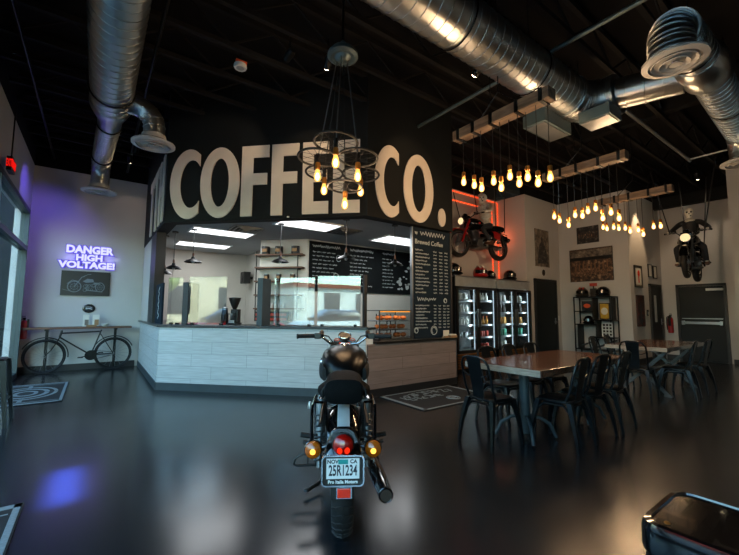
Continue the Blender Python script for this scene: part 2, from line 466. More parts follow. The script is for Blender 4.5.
# doors
def flat_door(n, o, u, w, h, closer=False, bar=False, lever=1, glazed=False):
    o, u = V(o), V(u); nrm = u.cross(V((0, 0, 1)))   # points into the room
    m = MB()
    def b(mb, a0, a1, z0, z1, k0, k1):
        p = [o + u*a0 + nrm*k0, o + u*a1 + nrm*k0, o + u*a1 + nrm*k1, o + u*a0 + nrm*k1]
        mb.rings([[V((q.x, q.y, z0)) for q in p], [V((q.x, q.y, z1)) for q in p]])
    b(m, 0, .06, 0, h, 0, .05); b(m, w-.06, w, 0, h, 0, .05); b(m, 0, w, h-.06, h, 0, .05)
    root = struct(m, 'door_%d' % n, 'black_trim')
    l = MB(); b(l, .065, w-.065, .008, h-.065, .004, .035); l.build('door_leaf', 'door_dark', root, smooth=False)
    if closer:
        c = MB(); b(c, w*.62, w*.95, h-.19, h-.13, .035, .09); c.build('door_closer', 'white_paint', root, bevel=.008)
    if bar:
        c = MB(); b(c, .1, w-.1, .98, 1.05, .035, .06); b(c, .12, w-.12, 1.005, 1.03, .07, .1)
        for a in (.1, w-.16): b(c, a, a+.06, .96, 1.07, .035, .1)
        c.build('push_bar', 'steel', root, bevel=.004)
        c = MB(); b(c, .1, w-.1, 1.12, 1.14, .03, .04); c.build('kick_trim', 'steel', root)
    elif lever:
        c = MB(); a = w - .13
        b(c, a-.02, a+.02, .95, 1.12, .035, .05); b(c, a-.12, a+.01, 1.0, 1.02, .07, .085); b(c, a-.01, a+.01, 1.0, 1.02, .04, .085)
        c.build('door_handle', 'steel', root)
    if glazed:
        c = MB(); b(c, w*.3, w*.48, h*.5, h*.85, .034, .042); c.build('vision_panel', 'silver_can', root)
flat_door(1, (9.4, 5.45, 0), (1, 0, 0), 1.12, 2.18)
flat_door(2, (12.0, 3.69, 0), (1, 0, 0), .86, 2.06, glazed=True)
flat_door(3, (13.1, 3.38, 0), (0, -1, 0), 1.04, 2.06, closer=True, bar=True)

# ------------------------------------------------------------------ the coffee bar
P1, P2, P3 = (.86, 7.05), (3.31, 4.60), (5.26, 4.60)
s2 = math.sqrt(.5)
DU = V((s2, -s2, 0)); DN = V((-s2, -s2, 0)); LD = (V((*P2, 0)) - V((*P1, 0))).length
ZF = 2.76
# black fascia up to the roof
m = MB()
m.prism([(.86, 10.299), P1, P2, P3, (5.26, 4.80), (3.39, 4.80), (1.06, 7.13), (1.06, 10.299)], (0, 0, ZF), (1,0,0), (0,1,0), 5.08 - ZF)
wall('wall_bar_fascia', m, 'fascia_black')
bp = [(.94, 10.26), (.94, 7.09), (3.35, 4.68), (5.25, 4.68), (5.25, 5.5), (6.1, 6.3), (6.6, 7.2), (3.3, 8.4), (3.3, 10.26)]
struct(MB().prism(bp, (0, 0, 2.79), (1,0,0), (0,1,0), .05), 'ceiling_bar', 'bar_ceiling')
wall('wall_bar_inner', MB().box(3.3, 7.6, 0, 3.42, 10.3, 2.79), 'bar_wall')
wall('wall_bar_back', MB().box(1.5, 10.27, 0, 3.3, 10.299, 2.79), 'bar_wall')
wall('wall_bar_angle', MB().prism([(2.79, 7.78), (3.53, 7.04), (6.55, 7.04), (6.55, 7.2), (3.6, 7.2), (2.95, 7.9)], (0,0,0), (1,0,0), (0,1,0), 2.79), 'bar_wall')
wall('wall_bar_side', MB().prism([(5.36, 4.80), (5.44, 4.80), (5.46, 5.5), (6.12, 6.3), (6.6, 7.04), (6.52, 7.04), (6.02, 6.3), (5.38, 5.53)], (0,0,0), (1,0,0), (0,1,0), 2.79), 'black_trim')
wall('wall_bar_left', MB().box(.87, 8.75, 1.05, 1.01, 10.27, ZF), 'wall_paint')
trim(MB().box(.86, 7.98, 1.05, 1.02, 8.75, ZF), 'black_trim')
# counters: base, tiled front, plinth, tops
ctr = thing('service_counter', 'long angled coffee bar counter faced with pale plank tiles under the big black sign', 'counter')
m = MB(); m.prism([(.885, 10.26), (.885, 7.06), (3.32, 4.625), (3.45, 4.625), (3.45, 5.3), (1.45, 7.3), (1.45, 10.26)], (0, 0, .1), (1,0,0), (0,1,0), .91)
m.build('counter_body', 'white_paint', ctr, smooth=False)
def panel(name, p, q, z0, z1, material, t, parent):
    p, q = V((*p, 0)), V((*q, 0)); L = (q - p).length; a = math.atan2((q-p).y, (q-p).x)
    o = MB().box(0, -t, z0, L, 0, z1).build(name, material, parent, smooth=False)
    o.location = p; o.rotation_euler = (0, 0, a); return o
panel('tile_front', (.885, 7.06), (3.32, 4.625), .12, 1.01, 'tile_white', .02, ctr)
panel('tile_side', (.885, 10.26), (.885, 7.06), .12, 1.01, 'tile_white', .02, ctr)
panel('plinth', (.885, 7.07), (3.32, 4.625), .0, .12, 'teal_base', .035, ctr)
panel('plinth', (.885, 10.26), (.885, 7.045), .0, .12, 'teal_base', .035, ctr)
m = MB(); m.prism([(.83, 10.265), (.83, 7.03), (3.30, 4.56), (3.46, 4.56), (3.46, 5.34), (1.5, 7.33), (1.5, 10.265)], (0, 0, 1.01), (1,0,0), (0,1,0), .04)
m.build('countertop', 'counter_dark', ctr, smooth=False, bevel=.005)
lc = thing('order_counter', 'lower right counter with grey wood plank face below the menu board', 'counter')
MB().box(3.47, 4.625, .1, 5.30, 5.3, .79).build('counter_body', 'black_satin', lc, smooth=False)
panel('plank_front', (3.335, 4.622), (5.31, 4.622), .12, .79, 'wood_grey', .02, lc)
panel('plinth', (3.335, 4.622), (5.31, 4.622), 0, .12, 'black_trim', .03, lc)
MB().box(3.47, 4.57, .79, 5.33, 5.33, .825).build('countertop', 'black_satin', lc, smooth=False, bevel=.005)
MB().box(5.31, 4.60, .12, 5.33, 4.64, .79).build('edge_trim', 'steel', lc, smooth=False)

# sign letters -------------------------------------------------------------
def ell_pts(cx, cz, rx, rz, a0, a1, n): return [(cx + rx*math.cos(a0+(a1-a0)*k/n), cz + rz*math.sin(a0+(a1-a0)*k/n)) for k in range(n+1)]
Z0, Z1 = 2.81, 3.985; ZC, HZ = (Z0+Z1)/2, (Z1-Z0)/2
def letter(ch, o, u, a0, a1, label, z0=Z0, z1=Z1):
    o, u = V(o), V(u); v = V((0, 0, 1)); m = MB(); w = a1 - a0; cx = (a0+a1)/2; st = w*.30; T = .02
    def rect(x0, zz0, x1, zz1): m.prism([(x0, zz0), (x1, zz0), (x1, zz1), (x0, zz1)], o, u, v, T)
    if ch == 'O':
        m.band(ell_pts(cx, ZC, w/2, HZ+.01, 0, 2*PI, 47), ell_pts(cx, ZC, w/2*.47, HZ*.70, 0, 2*PI, 47), o, u, v, T)
    elif ch == 'C':
        rx = w*.645; c = a0 + rx; th = math.acos((a1-c)/rx); ci = c + .045; ri = w*.39; ti = math.acos((a1-ci)/ri)
        oo = ell_pts(c, ZC, rx, HZ+.01, th, 2*PI - th, 44); ii = ell_pts(ci, ZC, ri, HZ*.70, ti, 2*PI - ti, 44)
        m.band(oo, ii, o, u, v, T, closed=False)
    elif ch in 'FE':
        rect(a0, z0, a0+w*.42, z1); e = a0 + w*.42
        rect(e, z1-.2, a1, z1); rect(e, ZC-.07, a1-w*.06, ZC+.12)
        if ch == 'E': rect(e, z0, a1, z0+.2)
    elif ch == 'H':
        rect(a0, z0, a0+w*.34, z1); rect(a1-w*.34, z0, a1, z1); rect(a0+w*.34, ZC-.1, a1-w*.34, ZC+.1)
    elif ch == 'T':
        rect(a0, z1-.2, a1, z1); rect(cx-w*.19, z0, cx+w*.19, z1-.2)
    elif ch == '.':
        m.prism(ell_pts(cx, (z0+z1)/2, w/2, (z1-z0)/2, 0, 2*PI*23/24, 23), o, u, v, T)
    tag(m.build('sign_letter', 'letter_cream', smooth=True, ang=30), label, 'letter', 'cream letters of the fascia sign')
oD = V((P1[0], P1[1], 0)) + DN*.004
for ch, a, b, lb in (('C', .088, .625, 'big cream letter C that begins COFFEE on the black fascia'),
                     ('O', .642, 1.341, 'big cream letter O in COFFEE on the black fascia'),
                     ('F', 1.375, 1.845, 'big cream letter F right after the O of COFFEE'),
                     ('F', 1.895, 2.353, 'big cream second letter F of COFFEE, before the E letters'),
                     ('E', 2.42, 2.845, 'big cream first letter E of COFFEE behind the wheel chandelier'),
                     ('E', 2.92, 3.347, 'big cream last letter E of COFFEE beside the fascia corner')):
    letter(ch, oD, DU, a, b, lb)
oR = V((0, 4.596, 0)); uR = V((1, 0, 0))
letter('C', oR, uR, 3.45, 3.935, 'big cream letter C that begins CO on the right fascia')
letter('O', oR, uR, 4.044, 4.74, 'big cream letter O of CO on the right fascia')
letter('.', oR, uR, 4.865, 5.053, 'cream full stop after CO at the end of the fascia', 2.81, 3.14)
oL = V((.856, 10.3, 0)); uL = V((0, -1, 0))
letter('H', oL, uL, 2.5, 3.12, 'cream letter H at the front of the left fascia side')
letter('T', oL, uL, 1.8, 2.42, 'cream letter T at the far end of the left fascia side')
letter('T', oL, uL, 1.1, 1.72, 'cream letter nearest the back wall on the left fascia side')

# bar ceiling fittings
for k, (x0, y0, x1, y1, lb) in enumerate(((1.36, 7.17, 2.44, 7.70, 'white ceiling panel light over the front left of the bar'),
        (1.40, 8.88, 2.48, 9.42, 'white ceiling panel light deepest in the left of the bar'),
        (2.42, 5.52, 3.42, 6.10, 'white ceiling panel light behind the sign letters FFEE'),
        (4.62, 5.66, 5.75, 6.30, 'white ceiling panel light beside the tall menu board'))):
    t = thing('ceiling_light', lb, 'light', ((x0+x1)/2, (y0+y1)/2, 2.79), 0, 'panel lights in the bar ceiling')
    w, d = (x1-x0)/2, (y1-y0)/2
    m = MB(); m.box(-w-.03, -d-.03, -.02, w+.03, -d, 0); m.box(-w-.03, d, -.02, w+.03, d+.03, 0); m.box(-w-.03, -d, -.02, -w, d, 0); m.box(w, -d, -.02, w+.03, d, 0)
    m.build('light_frame', 'white_paint', t, smooth=False)
    MB().box(-w, -d, -.012, w, d, -.002).build('light_diffuser', 'troffer', t, smooth=False)
for x, y, lb in ((2.16, 6.84, 'square slatted ceiling vent above the bar shelves, by the front left light'), (3.7, 5.9, 'square slatted ceiling vent right of the central panel light')):
    t = thing('ceiling_vent', lb, 'vent', (x, y, 2.79), 0, 'slatted vents in the bar ceiling')
    m = MB()
    for k in range(4):
        r = .26 - k*.065; z = -.012 - k*.008
        for a, b, c, d in ((-r,-r,r,-r+.018),(-r,r-.018,r,r),(-r,-r,-r+.018,r),(r-.018,-r,r,r)): m.box(a, b, z-.012, c, d, z+.008)
    m.build('louvre', 'steel', t, smooth=False); MB().box(-.25,-.25,-.004,.25,.25,-.001).build('backing','dark_steel',t)
def pendant(x, y, z, lb, r=.14):
    t = thing('pendant_lamp', lb, 'lamp', (x, y, z), 0, 'black dome pendants in the coffee bar')
    MB().lathe([(.02,.10),(.03,.09),(.035,.06),(.06,.05),(r*.75,.025),(r,-.01),(r-.008,-.012),(r*.7,.012),(.03,.03)], n=22).build('lamp_shade', 'dark_steel', t)
    MB().lathe([(.018,.10),(.02,.14),(.012,.17)], n=12).build('socket', 'brown_leather', t)
    MB().cyl((0,0,.16),(0,0,2.77-z),.006,n=6).build('cord', 'black_satin', t)
    MB().lathe([(.055,2.76-z),(.055,2.785-z)], n=16).build('ceiling_rose', 'black_satin', t)
    MB().ell((0,0,.0),(.028,.028,.03),10,8).build('bulb', 'white_can', t)
pendant(1.08, 8.44, 2.02, 'black dome pendant hanging lowest at the far left of the bar')
pendant(1.16, 7.9, 2.08, 'black dome pendant between the other two at the left of the bar')
pendant(1.40, 7.40, 2.17, 'black dome pendant nearest the front of the three at the left', .155)
pendant(3.22, 5.05, 2.13, 'black dome pendant hanging before the chalkboard, under the last E', .16)
pendant(4.12, 4.9, 2.08, 'black dome pendant hanging beside the tall menu board', .14)
pendant(2.50, 6.0, 2.12, 'black dome pendant hanging in front of the wall shelves', .15)
# ------------------------------------------------------------------ on and behind the counter
RB = -PI/4
def bar_pt(s, inn, z): return (P1[0] + s*s2 + inn*s2, P1[1] - s*s2 + inn*s2, z)
def guard(s0, s1, inn, z1, lb):
    t = thing('sneeze_guard', lb, 'screen', bar_pt(s0, inn, 1.05), RB, 'clear guard screens on the counter')
    w = s1 - s0
    MB().box(0, -.004, .012, w, .004, z1-1.05).build('glass_panel', 'guard_glass', t, smooth=False)
    for x in (.06, w-.1):
        MB().box(x, -.03, .0, x+.04, .03, .035).build('clamp_foot', 'dark_steel', t, smooth=False)
guard(.10, .37, .06, 1.83, 'narrow clear counter screen beside the dark upright board, mirroring yellow daylight')
guard(.48, 1.15, .06, 1.84, 'wide clear counter screen left of the coffee grinder, mirroring the yellow street')
guard(1.97, 2.63, .06, 1.81, 'clear counter screen before the wall shelves, mirroring sky and pavement')
guard(2.68, 3.36, .06, 1.83, 'clear counter screen at the right end of the front counter, before the chalkboard')
t = thing('divider_board', 'dark upright divider board between the two leftmost counter screens', 'board', bar_pt(.37, .05, 1.05), RB)
MB().box(0, 0, 0, .10, .30, .70).build('board_panel', 'black_trim', t, smooth=False, bevel=.004)
t = thing('divider_board', 'slate blue upright divider board on the counter right of the coffee grinder', 'board', bar_pt(1.69, .03, 1.05), RB)
MB().box(0, 0, 0, .09, .32, .76).build('board_panel', 'teal_base', t, smooth=False, bevel=.004)
t = thing('counter_sign', 'dark sign board with pale vertical lettering on the left corner of the counter', 'sign', (.90, 7.14, 1.05), 0)
MB().box(0, 0, 0, .03, .78, .70).build('board_panel', 'menu_board', t, smooth=False)
LATER_SIGN = t
tag(MB().box(0,0,0,.05,.05,.80).build('corner_post','black_trim',smooth=False),'slim black post standing on the right end of the front counter','post').location = bar_pt(3.42,.06,1.05)

# coffee grinder and its neighbours
g = thing('coffee_grinder', 'black coffee grinder with a dark bean hopper on the counter beside the wide screen', 'grinder', bar_pt(1.10, .42, 1.05), RB)
MB().box(-.08,-.1,0,.08,.12,.03).box(-.065,-.02,.03,.065,.1,.26).build('body', 'black_satin', g, smooth=False, bevel=.01)
MB().lathe([(.03,.26),(.05,.30),(.095,.42),(.095,.44),(.08,.44)], n=18).build('hopper', 'dark_can', g)
MB().lathe([(.1,.44),(.1,.455),(.02,.465)], n=18).build('hopper_lid', 'black_satin', g)
MB().box(-.02,-.10,.15,.02,-.02,.19).cyl((0,-.075,.15),(0,-.075,.10),.03,.015).build('spout', 'steel', g)
MB().box(-.05,-.10,.03,.05,-.09,.075).build('label_plate', 'silver_can', g, smooth=False)
g = thing('drip_kettle', 'dark kettle with a steel collar left of the coffee grinder', 'kettle', bar_pt(.90, .46, 1.05), RB)
MB().lathe([(.06,0),(.065,.02),(.06,.16),(.045,.24),(.048,.25)], n=18).build('body', 'black_satin', g)
MB().lathe([(.05,.25),(.05,.28),(.02,.30),(.012,.33),(.018,.35)], n=14).build('kettle_lid', 'steel', g)
MB().tube([(.055,0,.18),(.11,0,.17),(.11,0,.08),(.058,0,.06)], .009).build('handle', 'black_satin', g)
b = thing('wall_speaker', 'small black box speaker bracketed high on the inner bar wall', 'speaker', (3.12, 9.75, 1.98), 0)
MB().box(-.09,-.14,0,.09,.14,.30).build('cabinet','black_satin',b,smooth=False,bevel=.01)
MB().lathe([(.09,0),(.085,.006),(.03,.004),(.02,.01)],(-.09,0,.12),(-1,0,0)).build('cone','dark_steel',b)
MB().box(.09,-.03,.12,.18,.03,.18).build('bracket','dark_steel',b,smooth=False)
# framed shelving on the angled wall
def sh_pt(s, out, z): return (2.79 + s*s2 - out*s2, 7.78 - s*s2 - out*s2, z)
SHZ = (2.46, 2.19, 1.905, 1.62, 1.34)
sh = thing('wall_shelf', 'pipe and plank wall shelving with canisters behind the counter screens', 'shelf', (2.79, 7.78, 0), RB)
for z in SHZ:
    MB().box(-.03, -.2, z-.028, 1.0, -.002, z).build('shelf_board', 'shelf_wood', sh, smooth=False)
for x in (.0, .9):
    m = MB(); m.cyl((x, -.17, 1.1), (x, -.17, 2.52), .012, n=8)
    for z in SHZ: m.cyl((x, -.17, z-.04), (x, 0, z-.04), .01, n=8)
    m.build('pipe_bracket', 'dark_steel', sh)
def canister(s, z, h, r, name, body, lid, lb, grp, cat):
    c = thing(name, lb, cat, sh_pt(s, .1, z), RB, grp)
    MB().lathe([(r*.96,0),(r,.01),(r,h*.86),(r*.9,h*.9)], n=18).build('body', body, c)
    MB().lathe([(r*.98,h*.88),(r*.98,h*.97),(r*.5,h)], n=18).build('lid', lid, c)
    m = MB(); m.box(-r*.6,-r*1.02,h*.28,r*.6,-r*.80,h*.66); m.build('paper_label','kraft',c,smooth=False)
for s, w in ((.17,'left'),(.46,'middle'),(.82,'right')):
    canister(s, 2.46, .17, .085, 'canister', 'black_satin', 'dark_steel', '%s of the three big black canisters on the top wall shelf' % w, 'black canisters on the top shelf', 'canister')
for s, w in ((.20,'left'),(.47,'middle'),(.77,'right')):
    canister(s, 1.905, .15, .055, 'coffee_jar', 'black_satin', 'silver_can', '%s of the three small dark jars on the third wall shelf' % w, 'small jars on the third shelf', 'jar')
for k in range(7):
    c = thing('paper_cup', '%s white cup from the left in the row on the lowest wall shelf' % ORD[k], 'cup', sh_pt(.07+.085*k, .1, 1.34), RB, 'white cups on the lowest shelf')
    MB().lathe([(.025,0),(.036,.1),(.032,.1),(.022,.005)], n=14).build('cup_wall', 'white_can', c)
c = thing('red_crate', 'dark crate with red boxes standing under the wall shelves', 'crate', sh_pt(.38, .14, 1.07), RB)
MB().box(-.36,-.1,0,.36,.1,.2).build('crate_body','dark_can',c,smooth=False)
for z in (.02,.11): MB().box(-.33,-.105,z,.33,-.1,z+.05).build('red_face','red_can',c,smooth=False)
struct(MB().prism([(2.7,7.69),(3.53,6.86),(3.62,6.95),(2.79,7.78)],(0,0,0),(1,0,0),(0,1,0),1.07),'trim_back_counter','bar_wall')

# chalk writing helpers
def scribble(m, x, z, w, h, rnd, k=None):
    """one hand-written word as a wavering stroke, in the x/z plane"""
    n = max(4, int(w / (h * .33))); pts = []
    for i in range(n + 1):
        pts.append((x + w*i/n + rnd.uniform(-.2,.2)*h*.3, 0, z + h*(.5 + .5*(-1)**i*rnd.uniform(.35, 1))))
    for a, b in zip(pts, pts[1:]): m.bar(a, b, h*.14, .002, (0, 1, 0))
rnd = random.Random(3)
m = MB(); scribble(m, .06, -.09, .55, .18, random.Random(9))
o = m.build('lettering','chalk',LATER_SIGN,smooth=False); o.rotation_euler = (PI/2,-PI/2,-PI/2); o.location = (-.003,.39,.03); o.data.transform(MX.Rotation(-PI/2,4,'X'))
cb = thing('chalkboard', 'wide black chalkboard covered in handwriting along the back of the bar', 'chalkboard', (3.56, 7.03, 1.72))
MB().box(0, -.012, 0, 2.9, 0, 1.04).build('board', 'chalkboard', cb, smooth=False)
m = MB()
for cx, cw in ((.08,.75),(1.02,.72),(1.95,.42)):
    scribble(m, cx, .91, cw*.9, .07, rnd)
    for r in range(9):
        z = .80 - r*.085
        if z < .04: break
        x = cx; e = cx + cw*rnd.uniform(.45, .8)
        while x < e:
            w = rnd.uniform(.05, .14); scribble(m, x, z, w, .034, rnd); x += w + .03
for c0, r0 in (((.72,.72),.06),((.66,.3),.07)):
    pts = [(c0[0]+r0*math.cos(a*.42), 0, c0[1]+r0*1.2*math.sin(a*.42)) for a in range(16)]
    for a, b in zip(pts, pts[1:]): m.bar(a, b, .008, .002, (0,1,0))
# chalk drawing of scattered shapes, like islands on a map
for k in range(14):
    cx, cz, r = 2.4+rnd.uniform(0,.45), rnd.uniform(.1,.9), rnd.uniform(.02,.08)
    m.prism([(cx+r*math.cos(a*PI/4)*rnd.uniform(.5,1.3), cz+r*math.sin(a*PI/4)*rnd.uniform(.4,1)) for a in range(8)], (0,0.001,0),(1,0,0),(0,0,1),.002)
o = m.build('chalk_writing', 'chalk', cb, smooth=False); o.location = (0, -.0135, 0)
m = MB(); m.box(-.02,-.02,-.02,2.92,0,0); m.build('board_frame','black_trim',cb,smooth=False)

mb_ = thing('menu_board', 'tall dark menu board with chalk price columns at the end of the bar', 'menu', (4.38, 4.73, .826))
MB().box(0, 0, 0, .94, .05, 1.94).build('board', 'menu_board', mb_, smooth=False)
MB().box(.94, -.01, 0, .985, .06, 1.94).build('side_post', 'black_trim', mb_, smooth=False)
MB().box(-.02, -.008, 0, 0, .05, 1.94).build('edge_strip', 'steel', mb_, smooth=False)
m = MB()
scribble(m, .18, 1.79, .62, .10, rnd); scribble(m, .05, 1.8, .06, .08, rnd)
for r in range(13):
    z = 1.52 - r*.062
    scribble(m, .06, z, rnd.uniform(.16, .38), .036, rnd)
    for c in (.5, .65, .79): scribble(m, c, z, .085, .034, rnd)
scribble(m, .1, .64, .45, .075, rnd)
for r in range(8):
    z = .55 - r*.055
    scribble(m, .06, z, rnd.uniform(.2, .40), .032, rnd)
    for c in (.5, .62, .74, .84): scribble(m, c, z, .065, .03, rnd)
for cx, cz, r in ((.07,.14,.045),(.50,.13,.075),(.80,.66,.04)):
    for rr in (r, r*.7):
        pts = [(cx+rr*math.cos(a*PI/9), 0, cz+rr*math.sin(a*PI/9)) for a in range(18 if rr==r else 13)]
        for a, b in zip(pts, pts[1:]+pts[:1] if rr==r else pts[1:]): m.bar(a, b, .011, .002, (0,1,0))
o = m.build('chalk_writing', 'chalk', mb_, smooth=False); o.location = (0, -.0015, 0)
text('Brewed Coffee', .115, 'chalk_heading', 'chalk', mb_, (.40, -.002, 1.68), (PI/2, 0, 0), .001, .001)
c = thing('counter_card', 'small white card holder standing on the order counter before the menu board', 'card holder', (5.10, 4.65, .825), .1)
MB().box(-.07,-.03,0,.07,.03,.03).build('card_base','kraft',c,smooth=False); MB().box(-.08,-.01,.02,.08,.0,.13).build('card','paper',c,smooth=False)
c = thing('straw_tray', 'low kraft tray on the far right end of the order counter', 'tray', (5.23, 4.63, .825), 0)
MB().box(-.08,-.06,0,.08,.06,.04).build('tray_body','kraft',c,smooth=False); MB().box(-.07,-.05,.04,.07,.05,.06).build('contents','paper',c,smooth=False)

# pastry case
pc = thing('pastry_case', 'glass pastry case with lit shelves on the order counter', 'display case', (3.60, 4.66, .825))
W, D, H = .68, .42, .48
m = MB()
for x in (0, W-.015):
    for y in (0, D-.015): m.box(x, y, 0, x+.015, y+.015, H)
m.box(0,0,0,W,D,.03); m.box(0,0,H-.012,W,.015,H); m.box(0,D-.015,H-.012,W,D,H); m.box(0,0,H-.012,.015,D,H); m.box(W-.015,0,H-.012,W,D,H)
m.build('case_frame','engine_grey',pc,smooth=False)
for z in (.16, .30): MB().box(.015,.02,z,W-.015,D-.02,z+.008).build('glass_shelf','case_glass',pc,smooth=False)
MB().box(.015,.002,.03,W-.015,.006,H-.012).build('front_glass','case_glass',pc,smooth=False)
MB().box(.015,.01,H-.008,W-.015,D-.015,H-.003).build('top_glass','case_glass',pc,smooth=False)
MB().box(.02,.02,H-.03,W-.02,.035,H-.014).build('led_bar','bulb_neck',pc,smooth=False)
names = ('bottom','middle','top')
for r, z in enumerate((.03, .168, .308)):
    tr = tag(MB().box(0,0,0,.62,.30,.012).build('pastry_tray','steel',smooth=False,bevel=.004), 'steel tray on the %s level of the pastry case' % names[r], 'tray', 'trays in the pastry case')
    tr.location = (3.63, 4.71, .825+z+.001)
    for k in range(7):
        o = tag(MB().ell((0,0,0),(.034+.004*math.sin(k*2),.05,.038),12,7).build('pastry','pastry'), '%s golden pastry from the left on the %s tray of the case' % (ORD[k], names[r]), 'pastry', 'pastries in the glass case')
        o.location = (3.67+.09*k, 4.79+.03*((k+r)%2), .825+z+.013+.036); o.rotation_euler = (0,0,k*.7)
for k, (x, w, h, mt) in enumerate(((3.35,.16,.05,'dark_can'),(3.40,.12,.035,'kraft'))):
    pass
c = thing('napkin_stack','low stack of dark boxes on the counter left of the pastry case','box',(3.53,4.62,.825),.1) if False else thing('napkin_stack','low stack of dark boxes on the lower counter behind the pastry case','box',(3.66,5.19,.825),.1)
MB().box(-.11,-.08,0,.11,.08,.05).build('box_body','dark_can',c,smooth=False); MB().box(-.10,-.07,.05,.10,.07,.075).build('box_lid','kraft',c,smooth=False)
c = thing('glass_rack','dark wire rack standing behind the pastry case','rack',(3.98,5.14,.825),0)
m = MB()
for z in (.02,.2,.38): m.box(0,0,z,.25,.012,z+.012); m.box(0,.1,z,.25,.112,z+.012)
for x in (0,.238): m.box(x,0,0,x+.012,.012,.42); m.box(x,.1,0,x+.012,.112,.42)
m.build('rack_wires','dark_steel',c,smooth=False)

# ------------------------------------------------------------------ left end: bicycle table, neon, picture
bt = thing('bicycle_console', 'narrow console table built on an old black bicycle against the back wall', 'table', (0, 9.98, 0))
MB().box(-1.16,-.13,.885,.68,.2,.925).build('tabletop','shelf_wood',bt,smooth=False,bevel=.004)
def bike_wheel(cx, cz, r, par):
    MB().torus((cx,0,cz),(0,1,0),r-.018,.018,36,8).build('tyre','rubber',par)
    MB().torus((cx,0,cz),(0,1,0),r-.045,.012,36,6).build('rim','dark_steel',par)
    m = MB()
    for k in range(18):
        a = 2*PI*k/18; m.cyl((cx,(.02 if k%2 else -.02),cz),(cx+math.cos(a)*(r-.045),0,cz+math.sin(a)*(r-.045)),.002,n=4)
    m.cyl((cx,-.05,cz),(cx,.05,cz),.018,n=10); m.build('spokes','steel',par)
R_ = .345; FX, RX = -.77, .37
bike_wheel(FX, R_, R_, bt); bike_wheel(RX, R_, R_, bt)
m = MB(); T = lambda a, b, r=.015: m.cyl(a, b, r, n=10)
bb = (-.02,0,.33); st = (.14,0,.86); hd = (-.52,0,.86); hd2 = (-.55,0,.72)
T((.11,0,.82),(-.52,0,.80)); T(bb,hd2); T(bb,st); T(hd,hd2,.02)
for y in (-.05,.05): T((0.0,y,.33),(RX,y,R_),.009); T((.12,y*.6,.78),(RX,y,R_),.009); m.tube([(-.55,y*.5,.72),(-.60,y,.6),(-.68,y,.45),(FX,y,R_)],.011)
m.build('frame','black_satin',bt)
m = MB(); m.torus((FX,0,R_),(0,1,0),R_+.03,.012,20,6,-2.7,.1); m.build('mudguard','black_satin',bt)
m = MB(); m.torus((RX,0,R_),(0,1,0),R_+.03,.012,20,6,-3.1,-.4); m.build('mudguard','black_satin',bt)
MB().lathe([(.10,-.006),(.105,0),(.10,.006)],(-.02,-.06,.33),(0,1,0),n=28).build('chainring','dark_steel',bt)
for s in (-1, 1):
    m = MB(); m.cyl((-.02,s*.075,.33),(-.02+s*.17,s*.08,.33+s*.03),.01,n=8); m.box(-.02+s*.17-.045,s*.11-.05,.33+s*.03-.01,-.02+s*.17+.045,s*.11+.04,.33+s*.03+.01); m.build('pedal','dark_steel',bt)
m = MB(); m.tube([(RX,-.03,R_+.03),(-.02,-.06,.43)],.005); m.tube([(RX,-.03,R_-.03),(-.02,-.06,.23)],.005); m.build('chain','dark_steel',bt)
for x in (-.76, .39):
    m = MB(); m.box(x-.025,.06,0,x+.025,.11,.885); m.box(x-.03,-.1,.855,x+.03,.17,.885); m.box(x-.04,.0,0,x+.04,.17,.01); m.build('leg','dark_steel',bt,smooth=False)
for x, w, lb, nm in ((-.14,.11,'left white menu card standing on the bicycle table','menu_card'),(.03,.12,'right white menu card with a brown print on the bicycle table','menu_card')):
    c = thing(nm, lb, 'menu card', (x, 10.0, .925), .05, 'menu cards on the bicycle table')
    o = MB().box(-w/2,-.006,0,w/2,.006,.25).build('card','paper',c,smooth=False); o.rotation_euler = (-.12,0,0); o.location = (0,.0,.004)
    o = MB().box(-w*.2,-.009,.03,w*.42,-.006,.15).build('print','kraft' if x>0 else 'beige_photo',c,smooth=False); o.rotation_euler = (-.12,0,0)
c = thing('white_bowl','small white bowl on the bicycle table right of the cards','bowl',(.19,9.98,.925))
MB().lathe([(.03,0),(.05,.012),(.075,.06),(.07,.062),(.045,.02),(.0,.014)],n=18).build('bowl_body','white_can',c)
c = thing('wood_card_base','low wooden block between the cards on the bicycle table','block',(-.04,9.93,.925))
MB().box(-.09,-.03,0,.09,.03,.04).build('block_body','kraft',c,smooth=False,bevel=.004)

ns = thing('neon_sign','glowing violet white lettering reading DANGER HIGH VOLTAGE on the back wall','sign',(-.16,10.278,2.15))
for s, z, wd, hh, x in (('DANGER',.435,.84,.175,.0),('HIGH',.262,.47,.145,.0),('VOLTAGE!',.10,1.0,.155,-.02)):
    for mt, y, bold, ext in (('neon_core',-.035,.010,.006),('neon_halo',-.012,.028,.004)):
        o = text(s,.2,'lettering' if mt == 'neon_core' else 'halo_glow',mt,ns,(x,y,z),(PI/2,0,0),ext,bold)  # violet glow around the letters, shaped as bolder emissive copies behind them
        xs = [v.co.x for v in o.data.vertices]; ys = [v.co.y for v in o.data.vertices]; e = (bold-.010)*2
        o.scale = ((wd+e)/(max(xs)-min(xs)), (hh+e)/(max(ys)-min(ys)), 1)
MB().box(-.3,.0,.05,.3,.02,.07).box(-.3,.0,.42,.3,.02,.44).build('mounting_rail','steel',ns,smooth=False)
MOTO_ART = None
pp = thing('motorcycle_poster','black poster of a pale motorcycle drawing under the neon letters','poster',(-.19,10.28,1.59))
MB().box(-.43,-.02,0,.43,.018,.53).build('panel','black_satin',pp,smooth=False)
m = MB()
def stroke(m, pts, w):
    for a, b in zip(pts, pts[1:]): m.bar((a[0],0,a[1]),(b[0],0,b[1]),w,.002,(0,1,0))
def circ(cx, cz, r, n=20, sx=1): return [(cx+sx*r*math.cos(2*PI*k/n), cz+r*math.sin(2*PI*k/n)) for k in range(n+1)]
